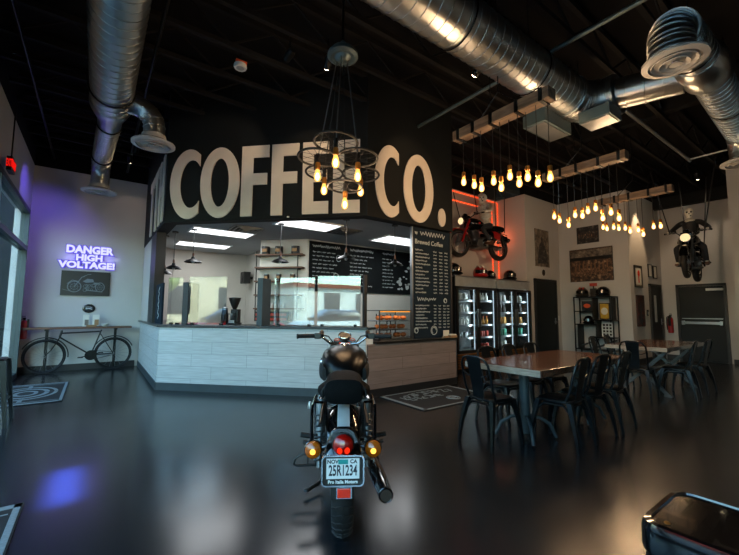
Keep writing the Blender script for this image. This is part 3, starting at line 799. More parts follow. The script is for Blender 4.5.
for cx, r, sx in ((-.20,.115,1),(.25,.10,.8)):
    stroke(m, circ(cx,.19,r,22,sx), .016); stroke(m, circ(cx,.19,r*.55,14,sx), .006)
    for k in range(8): stroke(m, [(cx,.19),(cx+r*sx*math.cos(k*PI/4),.19+r*math.sin(k*PI/4))], .003)
stroke(m, [(-.2,.19),(-.08,.40),(-.03,.42)], .014); stroke(m, [(-.08,.40),(.02,.46),(.08,.47)], .01)
stroke(m, [(-.32,.25),(-.24,.33),(-.12,.30)], .014)
m.prism([(-.06,.31),(.02,.37),(.12,.36),(.14,.30),(0,.28)],(0,0.001,0),(1,0,0),(0,0,1),.002)
m.prism([(.13,.29),(.22,.29),(.26,.25),(.14,.25)],(0,0.001,0),(1,0,0),(0,0,1),.002)
for k in range(9):
    stroke(m, circ(rnd.uniform(-.03,.14), rnd.uniform(.12,.24), rnd.uniform(.015,.04), 9), .007)
stroke(m, [(0,.12),(.3,.09)], .02); stroke(m, [(-.40,.13),(-.3,.10),(-.2,.08)], .006)
o = m.build('print','mat_grey',pp,smooth=False); o.location = (0,-.022,0)
oc = thing('oval_plaque','small black oval plaque with pale lettering under the motorcycle poster','plaque',(-.11,10.285,1.31))
o = MB().lathe([(.11,0),(.115,.006),(.105,.014),(.09,.014)],(0,0,0),(0,-1,0),n=28).build('plate','black_gloss',oc); o.scale=(1,1,.82)
m = MB(); stroke(m,[(-.06,.02),(-.02,.035),(.03,.03),(.06,.015)],.014); stroke(m,[(-.055,-.01),(0,.0),(.06,-.015)],.018); o = m.build('lettering','chalk',oc,smooth=False); o.location=(0,-.016,0)
def extinguisher(loc, rz, lb, s_=1):
    e = thing('fire_extinguisher', lb, 'fire extinguisher', loc, rz, 'red wall extinguishers')
    MB().lathe([(.05,0),(.062,.01),(.065,.03),(.065,.36),(.05,.42),(.025,.44)],n=18).build('cylinder','red_paint',e)
    MB().lathe([(.022,.44),(.022,.47),(.03,.48)],n=12).box(-.02,-.11,.48,.02,.03,.50).box(-.015,-.10,.52,.015,.02,.535).build('valve_handle','dark_steel',e)
    MB().tube([(.02,-.02,.47),(.09,-.05,.44),(.10,-.06,.25),(.085,-.05,.08)],.012).build('hose','rubber',e)
    MB().box(-.045,-.067,.14,.045,-.05,.28).build('label','paper',e,smooth=False)
    e.scale = (s_, s_, s_)
    MB().box(-.03,.05,.2,.03,.085,.46).build('bracket','dark_steel',e,smooth=False)
extinguisher((-1.115, 10.05, .70), -PI/2, 'red extinguisher on the left wall beside the window frame', .85)
extinguisher((13.01, 3.53, .72), PI/2, 'red extinguisher on the right wall left of the grey double door')
ex = thing('exit_sign','small glowing red exit sign hanging on the left wall above the windows','sign',(-1.10,7.3,3.26))
MB().box(-.03,-.13,0,.03,.13,.20).build('housing','dark_steel',ex,smooth=False)
text('EXIT',.15,'lettering','exit_red',ex,(.033,0,.10),(PI/2,0,PI/2),.004,.004)
text('EXIT',.15,'lettering','exit_red',ex,(0,-.135,.10),(PI/2,0,0),.004,.004,sx=.2)
MB().cyl((0,0,.2),(0,0,.9),.01,n=6).build('stem','dark_steel',ex)

# floor mats with woven emblems
def floor_mat_thing(loc, rz, lb, w=1.72, d=.96, design=0):
    t = thing('floor_mat', lb, 'mat', loc, rz, 'black logo mats')
    MB().box(-w/2,-d/2,0,w/2,d/2,.010).build('pile','mat_black',t,smooth=False)
    m = MB(); e = .035; q = .012
    for a,b,c,f in ((-w/2+.01,-d/2+.01,w/2-.01,-d/2+.01+e),(-w/2+.01,d/2-.01-e,w/2-.01,d/2-.01),(-w/2+.01,-d/2+.01,-w/2+.01+e*1.6,d/2-.01),(w/2-.01-e*1.6,-d/2+.01,w/2-.01,d/2-.01)):
        m.box(a,b,.0095,c,f,.0125)
    if design == 0:
        for a in (-w/2+.14, w/2-.15): m.box(a,-d/2+.06,.0095,a+.012,d/2-.06,.0125)
        for rr, ww in ((.36,.045),(.25,.06),(.12,.05)):
            for sx in (-1, 1):
                pts = [(sx*(.02+rr*1.35*math.sin(k*PI/12)), rr*math.cos(k*PI/12), .0112) for k in range(13)]
                for p0, p1 in zip(pts, pts[1:]): m.bar(p0, p1, ww, .003)
        for sx in (-1,1): m.bar((sx*.45,0,.0112),(sx*.66,0,.0112),.05,.003)
    m.build('border_emblem','mat_grey',t,smooth=False)
    return t
floor_mat_thing((-.78, 7.78, 0), PI/2, 'black mat with pale emblem on the floor before the bicycle table')
floor_mat_thing((-.79, 2.62, 0), PI/2, 'black mat with wide pale border at the bottom left corner')
t = floor_mat_thing((4.28, 4.08, 0), 0, 'black logo mat on the floor in front of the order counter', 1.52, .97, 1)
m = MB()
def wool(m, x0, x1, y, h, r, bow):
    x = x0
    while x < x1:
        w = r.uniform(.05,.085); yy = y - bow*((x-(x0+x1)/2)/(x1-x0)*2)**2
        for a, b in r.sample((((0,0),(0,h)),((0,h),(w,h)),((0,0),(w,0)),((w,0),(w,h)),((0,h/2),(w,h/2)),((0,0),(w,h))), 3): m.bar((x+a[0],yy+a[1],.0112),(x+b[0],yy+b[1],.0112),.022,.003)
        x += w + .04
wool(m, -.55, .5, .2, .16, random.Random(5), .12); wool(m, -.5, .1, .0, .12, random.Random(6), .0)
for r in (.10,.07): m.torus((.12,-.2,.0105),(0,0,1),r,.008,24,4)
m.bar((.03,-.2,.0112),(.21,-.2,.0112),.03,.003); m.build('woven_emblem','mat_grey',t,smooth=False)

# stool by the windows
def bar_stool(loc, rz, lb, h=.74):
    s = thing('bar_stool', lb, 'stool', loc, rz)
    MB().box(-.155,-.155,h-.03,.155,.155,h).build('seat','chair_metal',s,bevel=.02)
    for a in (-1,1):
        for b in (-1,1):
            m = MB(); m.rings([[V((a*.15+dx,b*.15+dy,h-.02)) for dx,dy in ((-.028,-.028),(.028,-.028),(.028,.028),(-.028,.028))],[V((a*.215+dx,b*.215+dy,0)) for dx,dy in ((-.014,-.014),(.014,-.014),(.014,.014),(-.014,.014))]])
            m.build('leg','chair_metal',s)
    m = MB(); q = .188
    for p0,p1 in (((-q,-q),(q,-q)),((q,-q),(q,q)),((q,q),(-q,q)),((-q,q),(-q,-q))): m.cyl((*p0,.28),(*p1,.28),.011,n=8)
    m.build('stretcher','chair_metal',s)
bar_stool((-.94, 5.95, 0), .0, 'black metal stool at the left edge by the window')

# light switch
sw = thing('light_switch','small white light switch plate right of the black side door','switch',(10.62,5.445,1.12))
MB().box(-.04,-.008,-.06,.04,.005,.06).build('plate','white_paint',sw,smooth=False,bevel=.003); MB().box(-.012,-.014,-.022,.012,-.008,.022).build('rocker','paper',sw,smooth=False)
# ------------------------------------------------------------------ ducts
def resample(pts, step):
    pts = [V(p) for p in pts]; out = [pts[0]]
    for a, b in zip(pts, pts[1:]):
        n = max(1, round((b-a).length / step))
        out += [a + (b-a)*k/n for k in range(1, n+1)]
    return out
def arc(c, a, b, n=8):
    """quarter turn from c+a to c+b around centre c"""
    c, a, b = V(c), V(a), V(b)
    return [c + a*math.cos(PI/2*k/n) + b*math.sin(PI/2*k/n) for k in range(n+1)]
def ridged(mb, pts, r, pitch=.13, n=28, ridge=.007):
    """smooth tube with thin raised spiral seams every pitch"""
    P = resample(pts, min(pitch/3, .05)); out = []; rr = []; acc = 0; nxt = pitch*.5
    for a, b in zip(P, P[1:]):
        L = (b-a).length; out.append(a); rr.append(r)
        while acc + L > nxt:
            f = (nxt-acc)/L; t = (b-a).normalized(); c = a.lerp(b, min(max(f,.12),.88)); g = min(.007, L*.1)
            out += [c-t*g, c-t*g*.6, c+t*g*.6, c+t*g]; rr += [r, r+ridge, r+ridge, r]; nxt += pitch
        acc += L
    out.append(P[-1]); rr.append(r)
    mb.tube(out, rr, n); return mb
def diffuser(parent, loc, R):
    o = MB().lathe([(R*.55,.14),(R*.62,.05),(R,.02),(R,.0),(R*.80,-.012),(R*.79,.01)], n=32).build('diffuser', 'diffuser_white', parent); o.location = loc
    m = MB()
    for q, z in ((.70,-.012),(.46,-.02),(.22,-.026)): m.lathe([(R*q,z-.006),(R*q+R*.02,z+.0),(R*(q-.13),z+.03),(R*(q-.15),z+.026)], n=28, cap=False)
    m.lathe([(R*.16,-.03),(R*.10,-.022),(R*.0,-.02)], n=20)
    i = m.build('diffuser_cone', 'diffuser_white', o)
    MB().lathe([(R*.76,.05),(R*.76,.055)], n=28).build('diffuser_throat', 'dark_steel', o)
def straps(parent, pts, R, z1=5.05):
    for x, y, z in pts:
        m = MB(); m.torus((x,y,z), parent['ax'], R+.008, .008, 24, 6); m.cyl((x,y,z+R),(x,y,z1),.006,n=6); m.build('hanger_strap','dark_steel',parent)

d1 = thing('spiral_duct', 'thick galvanised duct running away along the ceiling on the left', 'duct', (0, 0, 0)); d1['ax'] = (0, 1, 0)
Z = 4.1
ridged(MB(), [(.02,-3.5,Z),(.02,6.0,Z)], .235).build('duct_run','galvanised',d1)
MB().lathe([(.242,5.96),(.246,6.02),(.242,6.08),(.155,6.5),(.152,6.72)],(.02,0,Z),(0,1,0),n=28).build('reducer','galvanised',d1)
ridged(MB(), [(.02,6.7,Z),(-.06,8.55,Z)] + arc((-.06,8.55,Z-.28),(0,0,.28),(0,.28,0),7)[1:] + [(-.06,8.83,3.62)], .148, .10, 24).build('duct_run','galvanised',d1)
ridged(MB(), [(.02,5.85,Z-.02),(.28,5.85,Z-.02)] + arc((.28,5.85,Z-.27),(0,0,.25),(.25,0,0),7)[1:] + [(.53,5.85,3.66)], .135, .10, 24).build('duct_branch','galvanised',d1)
diffuser(d1, (-.06,8.83,3.56), .29); diffuser(d1, (.53,5.85,3.58), .27)
for r, y in ((.25,5.6),(.25,3.2),(.25,.4),(.158,6.75),(.16,8.3)):
    m = MB(); m.torus((.02 if y<7 else -.045,y,Z),(0,1,0),r,.012,26,6); m.cyl((.02,y,Z+r),(.02,y,5.05),.006,n=6); m.build('hanger_strap','dark_steel',d1)

d2 = thing('spiral_duct', 'thick galvanised duct crossing the ceiling at the top centre', 'duct', (0, 0, 0))
Z2, Y2 = 4.13, 2.28
ridged(MB(), [(.72,Y2,4.9),(.72,Y2,4.42)] + arc((1.0,Y2,4.42),(-.28,0,0),(0,0,-.29),6)[1:] + [(4.95,Y2,Z2)], .255, .12, 32, .006).build('duct_run','galvanised',d2)
ridged(MB(), [(4.93,Y2,Z2)] + arc((4.95,Y2-.4,Z2),(0,.4,0),(.4,0,0),10)[1:] + [(5.35,1.84,Z2)], .258, .07, 32, .008).build('elbow','galvanised',d2)
MB().lathe([(.27,0),(.275,.04),(.27,.08)],(4.86,Y2,Z2),(1,0,0),n=32).build('collar','galvanised',d2)
m = MB(); m.box(4.46,2.36,3.72,5.14,2.66,3.92); m.build('register_box','alu_frame',d2,smooth=False)
MB().box(4.49,2.39,3.71,5.11,2.63,3.72).build('register_grille','steel',d2,smooth=False)
m = MB(); m.box(4.92,1.80,3.72,5.26,2.16,3.86); m.build('register_box','alu_frame',d2,smooth=False)
MB().box(4.94,1.82,3.708,5.24,2.14,3.72).build('register_grille','steel',d2,smooth=False)
for x in (1.5, 2.7, 4.0):
    m = MB(); m.torus((x,Y2,Z2),(1,0,0),.265,.008,30,6); m.cyl((x,Y2,Z2+.26),(x,Y2,5.05),.006,n=6); m.build('hanger_strap','dark_steel',d2)
d3 = thing('spiral_duct', 'galvanised duct with two round ceiling diffusers at the top right', 'duct', (0, 0, 0))
Y3, Z3 = 1.02, 4.08
ridged(MB(), [(5.35,1.86,Z2),(5.42,1.55,Z2-.02),(5.48,1.2,Z3)], .19, .2, 28).build('connecting_duct','galvanised',d3)
ridged(MB(), [(4.72,Y3,Z3),(5.3,Y3,Z3)], .19, .1, 28).build('duct_run','galvanised',d3)
MB().lathe([(.18,5.18),(.235,5.26),(.24,5.62),(.18,5.74)],(0,Y3,Z3),(1,0,0),n=30).build('tee_body','galvanised',d3)
ridged(MB(), [(5.7,Y3,Z3),(7.75,Y3+.08,Z3)] + arc((7.75,Y3+.08,Z3-.28),(0,0,.28),(.28,0,0),7)[1:] + [(8.03,Y3+.08,3.7)], .185, .11, 28).build('duct_run','galvanised',d3)
ridged(MB(), [(4.74,Y3,Z3)] + arc((4.55,Y3,Z3-.27),(0,0,.27),(-.27,0,0),8) + [(4.28,Y3,3.72)], .18, .045, 28, .010).build('flexible_elbow','galvanised',d3)
diffuser(d3, (4.27,Y3-.02,3.64), .255); diffuser(d3, (8.03,Y3+.08,3.62), .30)
for x in (5.05, 6.7):
    m = MB(); m.torus((x,Y3+.02,Z3),(1,0,0),.20,.008,26,6); m.cyl((x,Y3+.02,Z3+.2),(x,Y3+.02,5.05),.006,n=6); m.build('hanger_strap','dark_steel',d3)

# pipes and small ceiling devices
def pipe(a, b, r, lb, material='alu_frame'):
    tag(MB().cyl(a, b, r, n=10).build('ceiling_pipe', material), lb, 'pipe')
pipe((4.4,-2,4.52),(4.4,6.25,4.52),.028,'grey green sprinkler pipe under the joists, running past the central wooden beam')
pipe((.43,-2,4.5),(.43,10.25,4.5),.022,'dark pipe along the ceiling right of the left duct','dark_steel')
pipe((-.88,-2,4.5),(-.88,10.25,4.5),.018,'thin conduit along the ceiling near the left wall','dark_steel')
pipe((6.6,2.2,4.5),(10.0,2.2,4.5),.035,'dull steel strut under the ceiling at the far right','steel')
pipe((9.9,1.6,4.5),(9.9,2.2,4.5),.02,'short bright pipe end under the ceiling at the far right','steel')
s = thing('smoke_alarm','white round smoke alarm with an orange bracket under the dark joists','alarm',(1.38,4.83,4.5))
MB().lathe([(.075,0),(.085,.02),(.08,.05),(.05,.06)],n=22).build('alarm_body','white_paint',s); MB().lathe([(.03,-.012),(.05,0)],n=16).build('sensor_cap','silver_can',s)
MB().box(-.06,-.02,.06,.08,.02,.11).build('orange_bracket','orange_print',s,smooth=False); MB().cyl((0,0,.1),(0,0,.2),.01,n=6).build('stem','dark_steel',s)
def track_lamp(loc, tgt, lb, energy, col=(1,.78,.5), ang=50):
    s = thing('spot_lamp', lb, 'lamp', loc)
    d = (V(tgt)-V(loc)).normalized()
    MB().lathe([(.035,0),(.05,.03),(.05,.16),(.03,.17)],-d*.17,d,n=16).build('lamp_can','dark_steel',s)
    MB().lathe([(.034,-.004),(.034,0.0)],d*.001,d,n=16).build('lens','track_glow',s)
    MB().cyl(tuple(-d*.1),tuple(-d*.1+V((0,0,.3))),.01,n=6).build('stem','dark_steel',s)
    if energy:
        l = light('SPOT','spot_beam',tuple(V(loc)+d*.03),energy,col,.03,spot_size=math.radians(ang),spot_blend=.6); aim(l,tgt)
track_lamp((.46,8.4,4.35),(.25,10.3,3.0),'upper of two tiny lit spot lamps above the back left wall',5,(1,.7,.5),60)
track_lamp((.42,9.0,4.33),(.7,10.3,3.2),'lower of two tiny lit spot lamps above the back left wall',4,(1,.7,.5),60)
track_lamp((1.75,4.2,4.42),(1.5,6.35,3.9),'small spot lamp under the joists aimed at the letters OFF',34,(1,.66,.36),42)
track_lamp((2.25,4.05,4.42),(2.6,5.25,3.7),'small spot lamp under the joists nearest the chandelier cables',22,(1,.66,.36),46)
track_lamp((3.9,3.0,4.42),(4.2,4.58,3.6),'small spot lamp under the joists aimed at the letters CO',26,(1,.58,.28),50)
track_lamp((11.4,3.35,4.45),(11.35,3.66,2.3),'spot lamp washing the hall corner wall beside the shelf wall',150,(1,.66,.36),50)
track_lamp((11.2,2.35,4.4),(12.9,2.5,2.4),'small lit spot lamp above the hanging motorcycle at the far right',35,(1,.75,.5),70)

# ------------------------------------------------------------------ lamps on beams
BULBS = []
def bulb(parent, loc, L, s=1.0, name='bulb'):
    """socket top at loc, hanging down"""
    o = MB().lathe([(.012,-.05),(.016,-.065),(.026,-.100),(.030,-.122),(.027,-.143),(.016,-.158),(.004,-.162)], n=14).build(name,'bulb_glow',parent)
    o.location = loc; o.scale = (s,s,s)
    MB().lathe([(.020,0),(.022,-.01),(.022,-.052),(.016,-.058)], n=12).build('socket','brass',o)
    MB().ell((0,0,-.12),(.017,.017,.034),10,8).build('filament','filament',o)
    BULBS.append((loc, s))
mat('brass','a06a30',.35,metal=.8,noise=10,amt=.2)
def beam_lamp(x, y0, y1, z, bl, lb, seed):
    r = random.Random(seed)
    t = thing('beam_chandelier', lb, 'chandelier', (x, (y0+y1)/2, z), 0, 'reclaimed beam chandeliers over the tables')
    h = (y1-y0)/2
    MB().box(-.07,-h,-.06,.07,h,.06).build('timber_beam','old_wood',t,smooth=False,bevel=.008)
    for y in (-h*.86,-h*.42,h*.1,h*.5,h*.86):
        m = MB(); q=.078; m.box(-q,y-.018,-.067,q,y+.018,-.06); m.box(-q,y-.018,.06,q,y+.018,.067); m.box(-q,y-.018,-.067,-q+.008,y+.018,.067); m.box(q-.008,y-.018,-.067,q,y+.018,.067)
        m.build('iron_strap','dark_steel',t,smooth=False)
    m = MB(); m.tube([(0,-h*.45,.06),(0,0,.30),(0,h*.45,.06)],.007,6); m.cyl((0,0,.30),(0,0,5.05-z),.007,n=6); m.cyl((0,.1,.28),(0,.1,5.05-z),.006,n=6); m.build('hanging_chain','dark_steel',t)
    for yy, zz, xx in bl:
        ly, lz = yy - (y0+y1)/2, zz - z
        m = MB(); m.tube([(xx*.8,ly,.067),(xx*.3,ly+.01,.075),(xx,ly,.02),(xx,ly,-.1),(xx,ly,lz)],.004,5); m.build('cord','black_satin',t)
        bulb(t,(xx,ly,lz),0)
B1 = ((2.81,2.93),(2.69,2.87),(2.56,2.79),(2.43,2.84),(2.31,2.73),(2.23,2.84),(2.1,2.72),(2.03,2.77),(1.9,2.67),(1.8,2.7))
B2 = ((2.88,2.87),(2.82,2.8),(2.67,2.7),(2.59,2.84),(2.47,2.8),(2.41,2.86),(2.29,2.87),(2.22,2.72),(2.1,2.77),(2.02,2.68))
B3 = ((3.06,3.03),(3.01,3.0),(2.88,3.0),(2.81,2.97),(2.69,2.95),(2.63,2.89),(2.49,2.88),(2.43,2.8),(2.26,2.9),(2.17,2.9))
alt = lambda B: [(y, z, .02 if k % 2 else -.02) for k, (y, z) in enumerate(B)]
beam_lamp(3.44, 1.74, 2.93, 3.40, alt(B1), 'wooden beam hung with bulbs nearest the camera, below the thick duct', 1)
beam_lamp(5.63, 1.88, 3.03, 3.40, alt(B2), 'wooden beam hung with bulbs in the middle, second of the three beams', 2)
beam_lamp(7.80, 1.96, 3.12, 3.40, alt(B3), 'wooden beam hung with bulbs farthest away, before the hall corner', 3)

# chandelier of wheels
ch = thing('wheel_chandelier', 'black chandelier of bicycle wheels and bulbs hanging before the fascia', 'chandelier', (1.99, 3.23, 2.565))
MB().lathe([(.015,1.62),(.03,1.60),(.045,1.56),(.12,1.52),(.16,1.47),(.165,1.44),(.13,1.42),(.09,1.43),(.06,1.39),(.02,1.38)], n=28).build('canopy','alu_frame',ch)
MB().cyl((0,0,1.6),(0,0,2.5),.014,n=8).build('rod','dark_steel',ch)
RT, FW = V((.847,-.532,0)), V((.532,.847,0))
WH = ((-.055,-.25,.37,.212,.385),(-.25,.05,.335,.205,.31),(.17,.0,.33,.205,.285),(-.20,.42,.31,.21,.20),(.22,.42,.305,.21,.215),(.04,.30,.115,.19,.05))
for a, dpt, z, R, zb in WH:
    c = RT*a + FW*dpt
    c = V((c.x, c.y, z))
    w = MB().torus(c,(.06,.03,1),R,.0125,40,8).build('wheel_rim','wheel_black',ch)
    m = MB(); m.cyl(c-V((0,0,.05)),c+V((0,0,.04)),.022,n=10)
    for k in range(14):
        q = 2*PI*k/14; m.cyl(c+V((0,0,.03 if k%2 else -.03)),c+V((math.cos(q)*(R-.02),math.sin(q)*(R-.02),-.06*math.cos(q)*R)),.0022,n=4)
    m.build('spokes','wheel_black',w)
    MB().cyl(c+V((0,0,-.05)),c+V((0,0,-.085)),.02,n=10).build('lamp_stem','black_satin',w)
    q = RT*(a*.25) + FW*(dpt*.25)
    MB().cyl(c,(q.x,q.y,1.41),.006,n=6).build('cable','steel' if dpt<.1 else 'dark_steel',ch)
    bulb(ch,(c.x,c.y,z-.055),0,1.25)
# ------------------------------------------------------------------ coolers and the alcove
def cooler(x0, w, lb, stock):
    H, D = 2.07, .78; y0 = 5.36
    t = thing('display_cooler', lb, 'fridge', (x0, y0, 0), 0, 'glass door drink coolers')
    m = MB(); m.box(0,.03,.06,.04,D,1.84); m.box(w-.04,.03,.06,w,D,1.84); m.box(0,D-.04,.06,w,D,1.84); m.box(0,.03,.06,w,D,.40); m.box(0,.03,1.82,w,D,H-.03)
    m.build('cabinet','black_trim',t,smooth=False)
    MB().box(.042,D-.06,.41,w-.042,D-.045,1.81).box(.041,.1,.401,w-.041,D-.05,.41).build('lining','fridge_inside',t,smooth=False)
    MB().box(.0,.0,1.84,w,.03,H-.02).build('header','silver_can',t,smooth=False,bevel=.004)
    MB().box(-.005,.0,H-.03,w+.005,D,H).build('top_panel','steel',t,smooth=False)
    m = MB(); m.box(.06,.0,.07,w-.06,.03,.09); m.box(.06,0,.35,w-.06,.03,.38)
    for k in range(7): m.box(.06,.005,.11+k*.034,w-.06,.028,.125+k*.034)
    m.build('grille','brass',t,smooth=False)
    MB().box(.04,.06,0,w-.04,D-.05,.06).build('foot_base','dark_steel',t,smooth=False)
    for k in (0, 1):
        a, b = k*w/2+.004, (k+1)*w/2-.004
        m = MB(); f=.05; m.box(a,-.03,.41,a+f,0.0,1.83); m.box(b-f,-.03,.41,b,0,1.83); m.box(a,-.03,.41,b,0,.41+f); m.box(a,-.03,1.83-f,b,0,1.83)
        d = m.build('door','black_satin',t,smooth=False)
        MB().box(a+f,-.018,.41+f,b-f,-.012,1.83-f).build('door_glass','cooler_glass',d,smooth=False)
        hx = b-.03 if k == 0 else a+.03
        MB().box(hx-.012,-.065,.95,hx+.012,-.045,1.35).box(hx-.01,-.046,.97,hx+.01,-.03,1.0).box(hx-.01,-.046,1.3,hx+.01,-.03,1.33).build('door_handle','steel',d,smooth=False)
        MB().box(b-f-.018,.03,.45,b-f-.004,.045,1.78).build('led_strip','cooler_led',t,smooth=False)
    zs = (.42,.70,.98,1.26,1.53)
    for z in zs[1:]:
        MB().box(.045,.09,z-.012,w-.045,D-.07,z).build('wire_shelf','white_paint',t,smooth=False)
        MB().box(.045,.08,z-.02,w-.045,.09,z+.02).build('price_rail','silver_can',t,smooth=False)
    lvl = ('bottom','fourth','third','second','top')
    for k in (0, 1):
        for li, z in enumerate(zs):
            spec = stock[k][li]
            if not spec: continue
            nm, mt, capm, r, h, n, desc = spec
            a, b = x0+k*w/2+.07, x0+(k+1)*w/2-.12
            for i in range(n):
                x = a + (b-a)*(i+.5)/n
                lbl = '%s %s from the left, %s shelf, %s door of the %s cooler' % (ORD[i], desc, lvl[li], ('left','right')[k], 'left' if x0 < 7 else 'right')
                o = MB()
                if nm == 'bottle': o.lathe([(r*.9,0),(r,.01),(r,h*.55),(r*.45,h*.75),(r*.4,h*.9)],n=12)
                else: o.lathe([(r*.85,0),(r,.012),(r,h*.88),(r*.8,h*.95),(r*.8,h*.97)],n=12)
                o = o.build('drink_'+nm, mt); o.location = (x, y0+.17+.02*math.sin(i*3), z+.001)
                tag(o, lbl, nm, '%ss on the %s shelf of the %s cooler' % (nm, lvl[li], 'left' if x0 < 7 else 'right'))
                if nm == 'bottle': MB().lathe([(r*.45,h*.9),(r*.45,h),(r*.3,h)],n=10).build('bottle_cap',capm,o)
wb = ('bottle','white_can','silver_can',.038,.20,5,'white bottle'); 
bo = ('bottle','amber_can','orange_print',.032,.20,5,'amber bottle'); rd = ('can','red_can','',.034,.15,5,'red can'); dk = ('bottle','dark_can','silver_can',.03,.22,6,'dark bottle')
am = ('can','amber_can','',.036,.18,6,'amber can'); gr = ('can','teal_can','',.036,.18,6,'green can'); wc = ('can','white_can','',.036,.17,6,'white can'); sv = ('can','silver_can','',.034,.14,6,'silver can')
cooler(6.2, 1.42, 'left glass door drink cooler with pale stock in the alcove', ((None, sv, wb, wb, wc), (rd, rd, bo, None, wb)))
cooler(7.66, 1.40, 'right glass door drink cooler with amber and green rows in the alcove', ((wc, gr, am, dk, wc), (None, gr, am, dk, wc)))
rl = thing('rope_light', 'glowing red orange rope light outlining the alcove above the coolers', 'rope light', (0, 0, 0))
def rope(pts):
    P = resample(pts, .02); rr = [.017 if k % 4 == 0 else (.013 if k % 4 in (1, 3) else .003) for k in range(len(P))]
    MB().tube(P, rr, 6).build('light_rope','rope_led',rl)
rope([(6.9,6.28,4.36),(9.04,6.28,4.36)]); rope([(6.9,6.28,4.12),(8.74,6.28,4.12)])
rope([(9.05,6.26,4.34),(9.05,6.26,2.15)]); rope([(8.82,6.28,4.10),(8.82,6.28,2.15)])
rope([(6.3,6.22,2.11),(7.5,6.22,2.11)])

# helmets
def helmet(loc, rz, mt, lb, s=1.0, stripe=None, visor='black_gloss', grp='helmets standing on the coolers'):
    h = thing('helmet', lb, 'helmet', loc, rz, grp)
    R = .13*s; rg = []
    for i in range(13):
        a = -.62 + (PI/2+.62)*i/12; ca = max(math.cos(a), .01)
        rg.append([V((R*.95*ca*math.cos(2*PI*k/24), R*1.15*ca*math.sin(2*PI*k/24), R*1.05*math.sin(a)+R*.62)) for k in range(24)])
    MB().rings(rg).build('shell',mt,h)
    m = MB(); m.torus((0,0,R*.02),(0,0,1),R*.86,.012*s,26,6); m.build('rim_seal','rubber',h)
    m = MB(); m.rings([[V((R*.985*math.cos(a)*q, -R*1.19*abs(math.sin(a))*q, R*zz)) for q in (1,1.03)] + [V((R*.985*math.cos(a)*q, -R*1.19*abs(math.sin(a))*q, R*(zz+.5))) for q in (1.0,.92)] for a, zz in [(PI*.12+PI*.76*k/10, .55) for k in range(11)]])
    m.build('visor',visor,h)
    m = MB(); m.tube([(R*.95*math.cos(a),-R*1.2*math.sin(a),R*.22) for a in [PI*.08+PI*.84*k/10 for k in range(11)]],R*.16,8); m.build('chin_bar',mt,h)
    if stripe:
        m = MB()
        for k in range(8):
            a = PI*.2 + PI*.5*k/8; b = a + PI*.06
            f = lambda a, x: V((x, -R*1.165*math.cos(a), R*1.06*math.sin(a)+R*.62))
            for x in (-.055*s, .015*s): m.rings([[f(a,x),f(a,x+.04*s),f(b,x+.04*s),f(b,x)],[f(a,x)*1.01,f(a,x+.04*s)*1.01,f(b,x+.04*s)*1.01,f(b,x)*1.01]])
        m.build('stripe',stripe,h)
    return h
helmet((6.38,5.60,2.092),.6,'black_gloss','black helmet at the left end of the coolers, half behind the menu board',1.3)
helmet((7.32,5.58,2.092),-.5,'red_paint','red and white helmet lying on the left cooler',1.25,'white_paint')
helmet((7.75,5.62,2.092),-.2,'black_gloss','small black helmet beside the red helmet on the coolers',.95)
helmet((8.55,5.6,2.092),-.9,'black_gloss','black helmet on the right end of the right cooler',1.25)

# pictures on the right walls
def picture(name, lb, cat, o, u, w, h, mt, frame='black_satin', fw=.02, group=None, extras=None):
    o, u = V(o), V(u); a = math.atan2(u.y, u.x)
    t = thing(name, lb, cat, o, a, group)
    MB().box(fw,-.02,fw,w-fw,-.004,h-fw).build('print',mt,t,smooth=False)
    m = MB(); m.box(0,-.028,0,fw,0,h); m.box(w-fw,-.028,0,w,0,h); m.box(fw,-.028,0,w-fw,0,fw); m.box(fw,-.028,h-fw,w-fw,0,h)
    m.build('picture_frame',frame,t,smooth=False)
    if extras: extras(t)
    return t
def riders(t):
    MB().box(.02,-.0225,.66,1.07,-.019,.86).build('pale_sky','beige_photo',t,smooth=False)
    MB().box(.02,-.0235,.58,1.07,-.020,.67).build('dark_roofline','black_satin',t,smooth=False)
    r = random.Random(11); m = MB(); d = MB()
    for k in range(9):
        x = .14+.1*k; z = .22+.04*(k%3)
        m.torus((x,-.0215,z),(0,1,0),.055,.006,14,4); m.torus((x+.07,-.0215,z-.01),(0,1,0),.05,.006,14,4); m.box(x,-.0235,z+.04,x+.03,-.0195,z+.2); m.ell((x+.03,-.0215,z+.23),(.02,.003,.024),8,6)
    m.build('riders','old_ink',t)
picture('wall_photo','wide sepia photo of old motorcycle riders above the metal shelf','picture',(10.8,5.14,2.12),(0,-1,0),1.09,.90,'sepia_photo',fw=.012,extras=riders)
def crowd(t):
    m = MB()
    for k in range(9): m.ell((.06+.055*k,-.0215,.28+.02*(k%2)),(.014,.003,.02),8,6); m.box(.045+.055*k,-.0235,.13,.075+.055*k,-.0195,.26)
    m.build('figures','sepia_photo',t)
picture('wall_photo','small dark group photo hung higher, above the sepia riders photo','picture',(10.8,4.92,3.17),(0,-1,0),.56,.46,'grey_photo',fw=.012,extras=crowd)
def rider_fig(t):
    m = MB(); m.prism([(.1,.08),(.14,.4),(.2,.6),(.33,.72),(.46,.6),(.56,.4),(.6,.1)],(0,-.0205,0),(1,0,0),(0,0,1),.002); m.ell((.33,-.0215,.76),(.06,.003,.075),12,8)
    m.build('figure','grey_photo',t)
picture('wall_photo','tall pale photo of a rider on a motorcycle above the black side door','picture',(9.52,5.45,2.52),(1,0,0),.68,1.03,'beige_photo','beige_photo',.01,extras=rider_fig)
pl = thing('round_plaque','small black plaque between the rider photo and the black side door','plaque',(9.9,5.445,2.36)); o = MB().lathe([(.085,0),(.09,.01),(.08,.02)],(0,0,0),(0,-1,0),n=20).build('plate','black_gloss',pl); o.scale=(.8,1,1)
